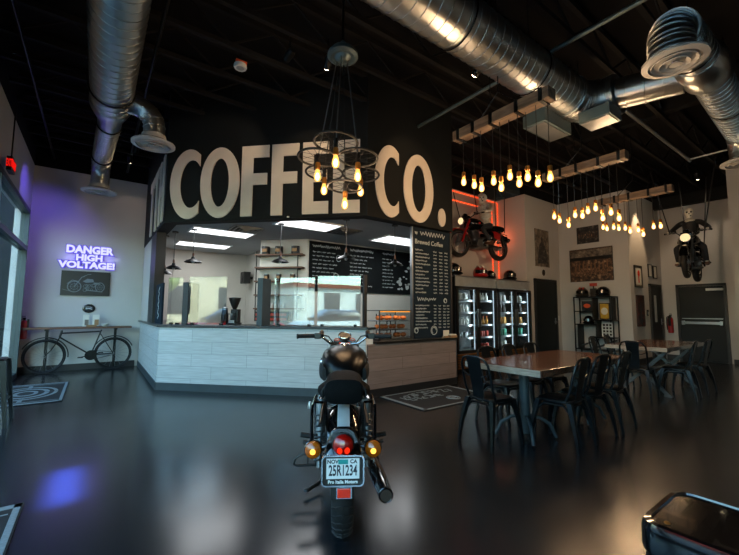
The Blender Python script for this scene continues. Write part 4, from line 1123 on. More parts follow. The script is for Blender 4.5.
def red_fig(t):
    MB().box(.07,-.0215,.07,.42,-.0195,.50).build('mount','paper',t,smooth=False)
    m = MB(); m.ell((.25,-.024,.36),(.08,.003,.09),12,8); m.box(.22,-.026,.12,.28,-.021,.28); m.build('red_figure','red_bright',t)
picture('framed_print','black framed print with a red figure on the hall wall','picture',(11.05,3.69,1.93),(1,0,0),.5,.57,'beige_photo',fw=.035,extras=red_fig)
def tall_fig(t):
    m = MB(); m.prism([(.2,.05),(.22,.3),(.17,.5),(.25,.68),(.33,.5),(.29,.3),(.32,.05)],(0,-.0205,0),(1,0,0),(0,0,1),.002); m.build('dark_figure','black_satin',t)
picture('tall_print','tall narrow reddish brown print below the framed red figure','picture',(11.08,3.69,.93),(1,0,0),.5,.80,'red_art','red_art',.01,extras=tall_fig)
picture('framed_certificate','left of two small black frames above the hall door','picture',(12.02,3.69,2.24),(1,0,0),.27,.36,'paper',fw=.03,group='small frames in the hall')
picture('framed_certificate','right of two small black frames above the hall door','picture',(12.38,3.69,2.22),(1,0,0),.27,.36,'paper',fw=.03,group='small frames in the hall')
kp = thing('door_keypad','small dark keypad on the hall wall beside the tall print','keypad',(11.82,3.685,1.28)); MB().box(-.05,-.02,-.08,.05,.005,.08).build('keypad_body','black_satin',kp,bevel=.006); MB().box(-.03,-.024,-.05,.03,-.02,.02).build('keys','silver_can',kp,smooth=False)

# metal shelf with merchandise
SX, SY = 10.52, 4.42
ms = thing('metal_shelf','black metal display shelf with merchandise against the pale wall','shelf',(SX,SY,0),-PI/2)
def ms_pt(x, y, z): return (SX + y, SY - x, z)
m = MB()
for x in (-.47,.45):
    for y in (-.17,.15): m.box(x,y,0,x+.025,y+.025,1.69)
for x in (-.08,.28): m.box(x,.15,.3,x+.02,.17,1.69)
m.build('frame','dark_steel',ms,smooth=False)
for x0, x1, z in ((-.47,.475,1.69),(-.47,.0,1.32),(-.1,.475,1.10),(-.47,.1,.98),(-.1,.475,.66),(-.47,.475,.34),(-.47,.475,.06)):
    MB().box(x0,-.17,z-.025,x1,.175,z).build('shelf_board','dark_steel',ms,smooth=False)
for x0, x1, z0, z1 in ((-.02,.0,1.1,1.66),(.40,.42,1.1,1.66),(.05,.07,.66,1.08),(-.4,-.38,.34,.96)):
    MB().box(x0,-.15,z0,x1,.17,z1).build('side_panel','black_trim',ms,smooth=False)
helmet(ms_pt(-.30,-.02,1.70),-PI/2+.3,'dark_can','round dark helmet on top of the metal shelf at its left',1.15,'red_can',grp='helmets on the metal shelf')
helmet(ms_pt(.22,-.02,1.70),-PI/2-.5,'black_gloss','glossy black helmet on top of the metal shelf at its right',1.15,grp='helmets on the metal shelf')
helmet(ms_pt(-.16,-.03,.985),-PI/2+.2,'black_gloss','black helmet inside the metal shelf below the small dark frame',1.0,grp='helmets on the metal shelf')
c = thing('red_sign','small red sign on a dark stand between the two helmets on the shelf','sign',ms_pt(-.03,.02,1.69),-PI/2)
MB().box(-.09,-.01,.28,.09,.01,.36).build('sign_face','red_can',c,smooth=False); MB().box(-.07,-.04,0,.07,.04,.22).build('stand','dark_can',c,smooth=False); MB().box(-.01,-.008,.2,.01,.008,.3).build('stem','dark_steel',c)
def small_frame(x, z, w, h, mt, inner, lb, extra=None):
    t = thing('framed_picture', lb, 'picture', ms_pt(x,.10,z), -PI/2)
    MB().box(-w/2,-.012,0,w/2,.0,h).build('picture_frame','black_satin',t,smooth=False); MB().box(-w/2+.02,-.015,.02,w/2-.02,-.0115,h-.02).build('print',mt,t,smooth=False)
    if inner:
        m = MB(); m.ell((0,-.017,h*.5),(w*.34,.003,h*.22),14,8); m.build('print_shape',inner,t)
small_frame(-.24,1.325,.26,.26,'black_trim','orange_print','dark frame with an orange emblem on the upper left of the shelf')
small_frame(-.24,.99,.24,.24,'black_trim','leaf','small dark frame with a green emblem below the orange emblem frame') if False else None
small_frame(.18,1.105,.24,.42,'leaf_gold','paper','yellow edged picture in the right hand compartment of the shelf')
c = thing('sticker_card','white card of small dark stickers on the right of the shelf','card',ms_pt(.24,.06,.665),-PI/2)
MB().box(-.13,-.005,0,.13,.005,.36).build('card','white_paint',c,smooth=False)
m = MB()
for a in range(3):
    for b in range(4): m.box(-.10+.075*a,-.008,.03+.08*b,-.05+.075*a,-.005,.085+.08*b)
m.build('stickers','dark_can',c,smooth=False)
for k,(x,z,lb) in enumerate(((-.17,.37,'slanted dark board leaning across the lower left of the shelf'),(.25,.37,'slanted dark board leaning in the lower right of the shelf'))):
    c = thing('leaning_board',lb,'board',ms_pt(x,-.02,z),-PI/2); o = MB().box(-.24,-.06,0,.24,.06,.035).build('board','black_trim',c,smooth=False); o.rotation_euler = (0,-.42,0); o.location=(0,0,.10)
c = thing('box','low red brown box on the bottom shelf of the metal shelf','box',ms_pt(.1,-.05,.065),-PI/2); MB().box(-.1,-.08,0,.1,.08,.1).build('box_body','brown_leather',c,smooth=False)

# ------------------------------------------------------------------ tables and chairs
def slab_table(loc, w, d, lb, style):
    t = thing('dining_table', lb, 'table', loc)
    MB().box(0,0,.705,w,d,.77).build('tabletop','table_wood',t,smooth=False,bevel=.006)
    MB().box(-.003,.01,.707,.0005,d-.01,.766).build('end_grain','slab_edge',t,smooth=False)
    if style == 0:
        for x in (.42, w-.42):
            l = MB().cyl((x,d/2,.05),(x,d/2,.68),.05,n=18).cyl((x,d/2,.68),(x,d/2,.705),.16,n=20).build('leg','teal_base',t)
            m = MB()
            for k in range(4):
                a = PI/4 + k*PI/2; c, s = math.cos(a), math.sin(a)
                m.tube([(x+c*.04,d/2+s*.04,.22),(x+c*.14,d/2+s*.14,.21),(x+c*.24,d/2+s*.24,.15),(x+c*.30,d/2+s*.30,.02)],.018,8)
            m.build('curved_foot','teal_base',l)
    else:
        for x in (.30, w-.30):
            m = MB()
            m.bar((x,.10,0.02),(x,d-.10,.69),.05,.04,(1,0,0)); m.bar((x,d-.10,0.02),(x,.10,.69),.05,.04,(1,0,0)); m.box(x-.03,.06,0,x+.03,.16,.03); m.box(x-.03,d-.16,0,x+.03,d-.06,.03); m.box(x-.03,.06,.675,x+.03,d-.06,.705)
            m.build('leg','engine_grey',t,smooth=False)
        MB().bar((.3,d/2,.36),(w-.3,d/2,.36),.04,.03).build('stretcher','steel',t,smooth=False)
    return t
slab_table((3.25,1.84,0),1.98,.86,'thick wooden slab table nearest the camera under the first bulb beam',0)
slab_table((6.88,1.92,0),1.9,.86,'wooden table farther back near the grey double door, on crossed steel legs',1)
def make_chair(lb):
    t = thing('metal_chair', lb, 'chair', (0,0,0), 0, 'black metal cafe chairs')
    n = 24; pts = []
    rg = []
    for s_, z in ((.96,.425),(1,.432),(1,.447),(.97,.452)):
        q = []
        for k in range(n):
            a = 2*PI*k/n; c, d = math.cos(a), math.sin(a)
            w = .178 + (.012 if d > 0 else -.008)
            q.append(V((w*s_*math.copysign(abs(c)**.55, c), .175*s_*math.copysign(abs(d)**.55, d), z)))
        rg.append(q)
    MB().rings(rg).build('seat','chair_metal',t)
    for a in (-1,1):
        for b in (-1,1):
            m = MB(); top = V((a*.150,b*.148,.435)); bot = V((a*.205,b*(.215 if b>0 else .235),0))
            q = []
            for f in (0,.2,.45,.75,.93,1):
                p = top.lerp(bot,f) + V((a*.012*math.sin(PI*f),b*.012*math.sin(PI*f),0)); w = .046-.028*f + (.004 if f>.9 else 0)
                q.append([p+V((dx*w,dy*w,0)) for dx,dy in ((-.5,-.5),(.5,-.5),(.6,0),(.5,.5),(0,.6),(-.5,.5))])
            m.rings(q); m.build('leg','chair_metal',t)
    m = MB()
    for a in (-1,1): m.bar((a*.16,-.16,.37),(-a*.16,.16,.37),.022,.006)
    for b in (-1,1): m.tube([(-.178,b*.178,.24),(-.155,b*.165,.34),(-.09,b*.155,.405),(.09,b*.155,.405),(.155,b*.165,.34),(.178,b*.178,.24)],.013,6)
    for b in (-1,1): m.tube([(b*.178,-.178,.24),(b*.162,-.155,.34),(b*.155,-.09,.405),(b*.155,.09,.405),(b*.162,.155,.34),(b*.178,.178,.24)],.013,6)
    m.build('brace','chair_metal',t)
    pts = [(-.165,-.12,.445),(-.17,-.165,.55),(-.172,-.20,.70),(-.165,-.222,.78),(-.13,-.236,.835),(-.06,-.243,.855),(.06,-.243,.855),(.13,-.236,.835),(.165,-.222,.78),(.172,-.20,.70),(.17,-.165,.55),(.165,-.12,.445)]
    MB().tube(pts,.0125,8).build('back_frame','chair_metal',t)
    rgs = []
    for z, y, w in ((.44,-.165,.066),(.55,-.178,.070),(.68,-.205,.078),(.79,-.232,.082),(.85,-.243,.09)):
        rgs.append([V((-w,y-.004,z)),V((w,y-.004,z)),V((w,y+.004,z)),V((-w,y+.004,z))])
    MB().rings(rgs).build('back_splat','chair_metal',t,smooth=False)
    for s in (-1, 1): MB().tube([(s*.172,-.20,.70),(s*.10,-.21,.665),(s*.068,-.207,.66)],.007,6).build('back_rail','chair_metal',t)
    return t
CH = [((3.27,2.40),-PI/2-.06,'black metal chair at the near left head of the slab table'),
      ((3.80,1.96),.06,'black metal chair first along the near side of the slab table'),
      ((4.30,1.98),-.05,'black metal chair second along the near side of the slab table'),
      ((4.80,1.96),.04,'black metal chair third along the near side of the slab table'),
      ((3.98,2.74),PI,'black metal chair on the cooler side of the slab table, nearest the bar'),
      ((4.50,2.76),PI+.05,'black metal chair on the cooler side of the slab table, middle one'),
      ((4.98,2.74),PI-.04,'black metal chair on the cooler side of the slab table, by its far end'),
      ((6.82,2.30),-PI/2+.1,'black metal chair at the head of the crossed leg table, back to the camera'),
      ((7.32,1.94),.1,'black metal chair on the near side of the crossed leg table, first along'),
      ((8.05,1.93),-.05,'black metal chair on the near side of the crossed leg table, second along'),
      ((7.20,2.86),PI,'black metal chair on the shelf side of the crossed leg table, first along'),
      ((7.85,2.88),PI+.08,'black metal chair on the shelf side of the crossed leg table, second along')]
c0 = make_chair(CH[0][2]); 
for k, ((x, y), rz, lb) in enumerate(CH):
    if k == 0: c0.location = (x, y, 0); c0.rotation_euler = (0,0,rz)
    else: dup(c0, (x, y, 0), rz, lb)
# bin in the corner
bn = thing('waste_bin','black metal waste bin with rounded corners at the bottom right of the photo','bin',(1.50,.21,0),0)
def rrect(w, d, r, n=6):
    out = []
    for cx, cy, a0 in ((w-r,d-r,0),(-w+r,d-r,PI/2),(-w+r,-d+r,PI),(w-r,-d+r,3*PI/2)):
        out += [(cx+r*math.cos(a0+PI/2*k/n), cy+r*math.sin(a0+PI/2*k/n)) for k in range(n+1)]
    return out
q = rrect(.165,.26,.05); m = MB(); m.rings([[V((x*s_,y*s_,z)) for x,y in q] for s_, z in ((.96,0),(1,.03),(1,.60))]); m.build('bin_body','chair_metal',bn)
m = MB(); m.rings([[V((x*s_,y*s_,z)) for x,y in q] for s_, z in ((1.02,.605),(1.025,.612),(1.025,.668),(1.0,.688),(.94,.692),(.93,.686),(.90,.686)) ]); m.build('bin_lid','black_gloss',bn)
MB().box(-.09,-.16,.687,.09,-.04,.692).build('lid_opening','dark_can',bn,smooth=False)
MB().ell((-.13,.20,.693),(.008,.008,.004),10,6).build('lid_stud','brass',bn)
MB().box(-.172,-.05,.50,-.164,.10,.58).build('latch','dark_steel',bn,smooth=False)
# ------------------------------------------------------------------ motorcycles (local: x right, y forward, z up; origin under the rear axle)
def make_moto(lb, loc, rz, paint='black_gloss', accent='black_gloss', main=True, lamp='headlamp_amber', name='motorcycle', bars=.40, lit=True):
    t = thing(name, lb, 'motorcycle', loc, rz)
    WB = 1.37; RR, FR = .335, .345
    def wheel(y, R, w, tread):
        P = []
        n = 48
        rg = []
        for k in range(n):
            a = 2*PI*k/n; c, s = math.cos(a), math.sin(a); q = []
            for j in range(12):
                b = 2*PI*j/12; rr = R - w*.5*1.02 + w*.52*math.cos(b); x = w*.5*math.sin(b)
                if tread and math.cos(b) > .3: rr -= .005*((k*2 + (j % 6)) % 4 == 0)
                q.append(V((x, y + rr*c, R + rr*s)))
            rg.append(q)
        tm = MB().rings(rg, closed=True)
        if tread:
            for k in range(40):
                a = 2*PI*k/40
                for s in (-1, 1):
                    pp = []
                    for f_, db in ((0,.0),(.5,.035),(1,.085)):
                        bb = f_*1.0; rr = R - w*.5*1.02 + w*.52*math.cos(bb) + .003; aa = a + db
                        pp.append(V((s*w*.5*math.sin(bb), y + rr*math.cos(aa), R + rr*math.sin(aa))))
                    for p0, p1 in zip(pp, pp[1:]): tm.bar(p0, p1, .024, .006, (p0 - V((0, y, R))).normalized())
        tyre = tm.build('tyre','rubber',t)
        m = MB()
        for x in (-w*.32, w*.32): m.torus((x,y,R),(1,0,0),R-w*.95,.010,36,6)
        m.lathe([(R-w*1.0,-w*.3),(R-w*1.08,-w*.1),(R-w*1.08,w*.1),(R-w*1.0,w*.3)],(0,y,R),(1,0,0),n=36,cap=False); m.build('rim','chrome',t)
        m = MB(); m.cyl((-.07,y,R),(.07,y,R),.035,n=14); m.lathe([(.07,.03),(.075,.04),(.075,.055),(.03,.06)],(0,y,R),(1,0,0),n=18)
        for k in range(18):
            a = 2*PI*k/18; e = R-w*1.0; x = .04*(1 if k%2 else -1)
            m.cyl((x,y+.03*math.cos(a+.5),R+.03*math.sin(a+.5)),(0,y+e*math.cos(a),R+e*math.sin(a)),.002,n=4)
        m.build('hub_spokes','steel',t)
    wheel(0, RR, .125, main); wheel(WB, FR, .10, False)
    # fenders: curved sheet sections
    def fender(y, R, zc, rad, w, a0, a1, mt, nm, dr=.05):
        rg = []
        for k in range(21):
            a = a0 + (a1-a0)*k/20; q = []
            for j in range(9):
                b = -1.15 + 2.3*j/8; q.append(V((w*.5*math.sin(b)/math.sin(1.15), y + (rad - dr*(1-math.cos(b)))*math.cos(a), zc + (rad - dr*(1-math.cos(b)))*math.sin(a))))
            for j in range(9):
                b = 1.15 - 2.3*j/8; q.append(V((w*.49*math.sin(b)/math.sin(1.15), y + (rad -.004 - dr*(1-math.cos(b)))*math.cos(a), zc + (rad - .004- .05*(1-math.cos(b)))*math.sin(a))))
            rg.append(q)
        return MB().rings(rg).build(nm, mt, t)
    fender(0, RR, RR, .385, .175, .9, 2.72, paint, 'rear_fender')
    fender(WB, FR, FR, .385, .14, .3, 2.9, paint if main else accent, 'front_fender')
    if main: fender(0, RR, RR, .3885, .07, 1.2, 2.5, 'sheen_grey', 'fender_sheen', .006)  # reflection along the black fender, painted as a pale strip
    # frame, swing arm, engine
    m = MB(); T = lambda a, b, r=.016: m.cyl(a, b, r, n=10)
    for s in (-1, 1):
        T((s*.11,0,RR),(s*.09,.48,.36),.02); T((s*.10,.48,.34),(s*.13,.12,.72),.014); T((s*.13,.12,.72),(s*.13,-.20,.66),.012)
        T((s*.10,.45,.30),(s*.08,1.0,.30),.016); T((s*.08,1.0,.30),(0,1.10,.80),.018); T((s*.11,.45,.72),(s*.12,.1,.73),.014)
    T((0,.45,.74),(0,1.10,.86),.02); T((0,1.06,.95),(0,1.14,.76),.03)
    m.build('frame','black_satin',t)
    e = MB(); e.box(-.13,.50,.26,.13,.86,.50); e.lathe([(.13,-.15),(.13,.15)],(0,.62,.42),(1,0,0),n=24); e.lathe([(.10,-.165),(.10,.16)],(0,.80,.36),(1,0,0),n=24)
    for k in range(8): e.obox((0,.84,.50+.026*k),(.20 if k<6 else .17,.20,.012),(.12,0,0))
    e.cyl((0,.82,.46),(0,.88,.72),.075,n=16); e.build('engine','engine_grey',t,bevel=.008)
    MB().ell((-.17,.62,.40),(.03,.11,.10),14,8).ell((.17,.66,.40),(.03,.12,.10),14,8).build('engine_cover','chrome' if not main else 'black_satin',t)
    # side covers / air boxes
    for s in (-1, 1):
        b = MB(); b.loft([(.22,s*.15,.575,.012,.06,3),(.25,s*.155,.58,.035,.10,3),(.38,s*.155,.59,.04,.115,3),(.46,s*.15,.60,.03,.10,3),(.48,s*.148,.60,.012,.06,3)],16); b.build('side_cover',paint,t)
    # tank, seat
    MB().loft([(.50,0,.80,.05,.05,2),(.53,0,.81,.095,.085,2.4),(.62,0,.83,.145,.115,2.6),(.75,0,.855,.185,.135,2.6),(.88,0,.87,.195,.138,2.5),(.99,0,.88,.175,.125,2.4),(1.06,0,.885,.125,.095,2.2),(1.10,0,.885,.06,.05,2)],28).build('tank','tank_black' if main else paint,t)
    MB().lathe([(.04,0),(.042,.012),(.03,.02)],(0,.90,1.0),(0,-.12,1),n=18).build('fuel_cap','chrome',t)
    for s in (-1, 1):
        MB().lathe([(.035,0),(.03,.012),(.0,.016)],(s*.187,.84,.87),(s,0,.1),n=16).build('tank_badge','chrome' if main else accent,t)
        if main: MB().loft([(.62,s*.155,.80,.02,.05,2),(.66,s*.18,.82,.015,.06,2),(.74,s*.195,.82,.01,.055,2),(.78,s*.195,.82,.004,.02,2)],12).build('knee_pad','rubber',t)
    MB().loft([(.14,0,.755,.10,.03,3),(.17,0,.755,.155,.045,3.2),(.30,0,.752,.182,.050,3.2),(.42,0,.757,.155,.048,3),(.52,0,.775,.10,.045,2.6),(.57,0,.79,.06,.03,2.2)],26).build('rider_seat','black_leather',t)
    MB().loft([(-.13,0,.815,.085,.045,2.6),(-.115,0,.822,.112,.072,3.4),(-.02,0,.828,.120,.077,3.2),(.10,0,.835,.116,.074,3),(.20,0,.845,.10,.055,2.6),(.26,0,.84,.09,.03,2.2)],26).build('pillion_seat','black_leather',t)
    m = MB(); m.tube([(.118*math.cos(a)*1.12,-.10,.805+.085*math.sin(a)) for a in [-.3+ (PI+.6)*k/16 for k in range(17)]],.006,6); m.build('seat_piping','rubber',t)
    # shocks
    for s in (-1, 1):
        m = MB(); m.cyl((s*.145,-.02,.36),(s*.145,.10,.72),.017,n=12); m.cyl((s*.145,.04,.54),(s*.145,.10,.73),.032,n=14)
        for k in range(9):
            f = k/9; c = V((s*.145,-.01+.09*f,.40+.27*f)); m.torus(c,(0,.12,.36),.030,.0055,14,5)
        m.build('shock_absorber','engine_grey' if main else 'dark_steel',t)
        if main:
            m = MB(); x = s*.185
            m.tube([(x,-.10,.46),(x,-.11,.70),(x,-.08,.735),(x,.20,.735),(x,.22,.70),(x,.22,.46),(x,.19,.44),(x,-.08,.44)],.009,8,closed=True); m.cyl((x,.02,.735),(s*.13,.06,.72),.008,n=8); m.cyl((x,.02,.44),(s*.11,.02,.36),.008,n=8); m.cyl((x,.22,.6),(s*.13,.3,.6),.008,n=8)
            m.build('side_rack','black_gloss',t)
    # fork, bars, instruments
    m = MB()
    for s in (-1, 1): m.cyl((s*.095,WB,FR),(s*.095,1.09,.97),.019,n=12); m.cyl((s*.095,WB,FR),(s*.095,1.24,.64),.028,n=12)
    m.build('fork','chrome' if main else 'steel',t)
    MB().box(-.13,1.06,.90,.13,1.17,.93).box(-.13,1.03,.965,.13,1.12,.99).build('fork_clamp','black_satin',t,bevel=.006)
    hb = [(-bars,.93,1.075),(-.26,.975,1.075),(-.20,1.0,1.065),(-.13,1.05,1.005),(-.06,1.07,1.0),(.06,1.07,1.0),(.13,1.05,1.005),(.20,1.0,1.065),(.26,.975,1.075),(bars,.93,1.075)]
    MB().tube(hb,.0115,10).build('handlebar','chrome',t)
    for s in (-1, 1):
        a, b = V((s*bars,.93,1.075)), V((s*.265,.974,1.075))
        g = MB().tube([a,a.lerp(b,.1),b],.0185,12).lathe([(.022,0),(.022,.012)],tuple(a),tuple(a-b),n=12).build('grip','rubber',t)
        MB().box(s*.235-.03,.955,1.05,s*.235+.03,1.0,1.10).cyl((s*.205,.98,1.07),(s*.205,1.03,1.11),.022,n=12).build('switch_box','black_satin',t,bevel=.006)
        MB().tube([(s*.22,1.02,1.075),(s*.30,1.04,1.07),(s*(bars-.02),.99,1.065)],[.009,.007,.006],8).build('lever','steel',t)
        if main: MB().tube([(s*.20,1.03,1.08),(s*.15,1.14,1.06),(s*.07,1.2,.95),(s*.05,1.1,.8)],.006,6).build('cable','rubber',t)
    m = MB(); m.lathe([(.055,-.05),(.062,0),(.06,.012),(.05,.014)],(0,1.13,1.06),(0,-.45,.9),n=24); m.box(-.10,1.06,1.0,.10,1.15,1.035)
    m.build('instrument_pod','black_gloss',t,bevel=.004)
    MB().torus((0,1.125,1.072),(0,-.45,.9),.056,.006,24,6).build('dial_ring','chrome',t)
    MB().lathe([(.05,0),(.05,.003)],(0,1.124,1.072),(0,-.45,.9),n=22).build('dial_face','dark_can',t)
    if main:
        for x in (-.07,.07): MB().torus((x,1.07,1.036),(0,-.4,.9),.022,.004,16,6).build('dial_small','red_can',t)
        MB().box(-.05,1.045,.992,.05,1.055,1.012).build('warning_lamps','red_bright',t,smooth=False)
    MB().lathe([(.03,-.11),(.07,-.09),(.095,-.03),(.098,.0),(.09,.012)],(0,1.27,.90),(0,1,-.05),n=26).build('headlamp_shell',paint if main else 'chrome',t)
    MB().lathe([(.088,.008),(.075,.028),(.04,.04),(.005,.043)],(0,1.27,.90),(0,1,-.05),n=24).build('headlamp_lens',lamp if not main else 'case_glass',t)
    # exhaust on the right side
    m = MB(); m.tube([(.06,.92,.66),(.11,1.0,.60),(.15,.98,.45),(.165,.88,.33),(.17,.6,.29),(.175,.35,.31),(.18,.2,.335)],.019,12); m.build('exhaust_pipe','chrome' if not main else 'black_gloss',t)
    m = MB(); m.tube([(.18,.22,.33),(.185,.15,.335),(.205,-.15,.345),(.215,-.28,.35),(.222,-.36,.352)],[.026,.042,.046,.040,.036],18); m.torus((.222,-.36,.352),(.04,-1,.03),.036,.004,20,6); m.torus((.186,.14,.335),(.06,-1,.03),.043,.004,20,6); m.build('muffler','black_gloss' if main else 'chrome',t)
    if main: MB().lathe([(.03,0),(.03,.004)],(.2222,-.364,.352),(.04,-1,.03),n=18).build('muffler_mouth','soil',t)
    for s in (-1, 1):
        MB().cyl((s*.12,.46,.36),(s*.27,.46,.39),.010,n=8).cyl((s*.20,.46,.385),(s*.31,.46,.40),.018,n=10).build('foot_peg','rubber',t)
        MB().cyl((s*.12,.05,.44),(s*.25,.10,.47),.014,n=10).build('pillion_peg','rubber',t)
    # tail
    MB().prism([(-.10,.505),(.10,.505),(.092,.585),(.062,.655),(.03,.672),(-.03,.672),(-.062,.655),(-.092,.585)],(0,-.262,0),(1,0,0),(0,0,1),.030).build('tail_housing',paint,t,bevel=.008)
    MB().box(-.03,-.27,.53,.03,-.14,.64).build('tail_bracket','black_satin',t,bevel=.006)
    MB().lathe([(.056,0),(.056,.014),(.050,.03),(.03,.042),(.002,.046)],(0,-.29,.585),(0,-1,.0),n=26).build('tail_lamp','red_lens',t)
    MB().torus((0,-.298,.585),(0,1,0),.057,.0045,26,6).build('tail_lamp_ring','black_satin' if main else 'chrome',t)
    if main:
        [MB().ell((x,-.330,.567),(.015,.008,.018),12,8).build('tail_bulb','tail_glow',t) for x in (-.017,.02)]
    for s in (-1, 1):
        q = MB().cyl((s*.06,-.18,.55),(s*.125,-.19,.535),.010,n=8).lathe([(.02,.055),(.045,.03),(.050,.0),(.045,-.006)],(s*.166,-.205,.533),(0,1,0),n=20).build('indicator','black_gloss',t)
        MB().lathe([(.046,.006),(.043,.022),(.026,.034),(.002,.038)],(s*.166,-.205,.533),(0,-1,0),n=20).build('indicator_lens','amber_lens',q)
        if main: MB().ell((s*.166,-.236,.530),(.018,.010,.018),10,8).build('indicator_bulb','headlamp_amber',q)
    if not main: return t
    # left foot rest loop, side stand
    m = MB(); m.tube([(-.195,.46,.268),(-.30,.45,.268),(-.345,.44,.240),(-.352,.44,.205),(-.335,.44,.192),(-.20,.46,.188)],.0105,8,closed=True); m.cyl((-.255,.455,.268),(-.255,.455,.19),.006,n=6); m.cyl((-.19,.47,.262),(-.11,.47,.32),.010,n=8); m.build('foot_rest_loop','black_satin',t)
    m = MB(); m.cyl((-.12,.48,.28),(-.155,.50,.07),.012,n=8); m.tube([(-.155,.50,.07),(-.17,.48,.055),(-.24,.40,.045)],.012,8); m.ell((-.25,.39,.045),(.025,.02,.012),10,6); m.build('side_stand','black_satin',t)
    # plate
    pf = MB(); oo = rrect(.109,.077,.024,5); ii = rrect(.102,.070,.018,5)
    pf.band(oo+oo[:1], ii+ii[:1], (0,-.381,.488),(1,0,0),(0,0,1),.010)
    pf.build('plate_frame','chrome',t)
    MB().prism(rrect(.103,.071,.019,5),(0,-.372,.488),(1,0,0),(0,0,1),.006).build('plate_backing','black_satin',t,smooth=False)
    MB().box(-.084,-.3815,.447,.084,-.378,.546).build('plate','plate_white',t,smooth=False)
    text('25R1234',.072,'plate_number','plate_ink',t,(0,-.3825,.486),(PI/2,0,0),.0012,.0014,sx=.56)
    text('NOV',.026,'plate_text','plate_ink',t,(-.052,-.3825,.531),(PI/2,0,0),.001,.0008)
    text('CA',.026,'plate_text','plate_ink',t,(.054,-.3825,.531),(PI/2,0,0),.001,.0008)
    MB().box(-.024,-.3835,.519,.026,-.3815,.542).build('plate_sticker','plate_teal',t,smooth=False)
    text('Pro Italia Motors',.022,'frame_text','plate_white',t,(0,-.3805,.431),(PI/2,0,0),.001,.0008)
    MB().box(-.010,-.37,.38,.012,-.31,.50).box(-.09,-.372,.44,.09,-.30,.46).build('plate_bracket','black_satin',t,smooth=False)
    MB().box(-.062,-.360,.335,.058,-.345,.405).build('reflector_bracket','black_satin',t,smooth=False,bevel=.004)
    MB().box(-.032,-.372,.345,.046,-.358,.400).build('reflector_mount','chrome',t,smooth=False)
    MB().box(-.027,-.378,.350,.041,-.371,.396).build('reflector','red_bright',t,smooth=False,bevel=.003)
    m = MB(); m.lathe([(.018,0),(.02,.02),(.01,.05)],(-.26,.60,.55),(0,0,1),n=10); m.build('horn','steel',t)
    return t
HD = math.radians(32.5)
make_moto('black motorcycle parked in the middle of the floor, seen from behind', (1.27, 2.0, 0), -HD)

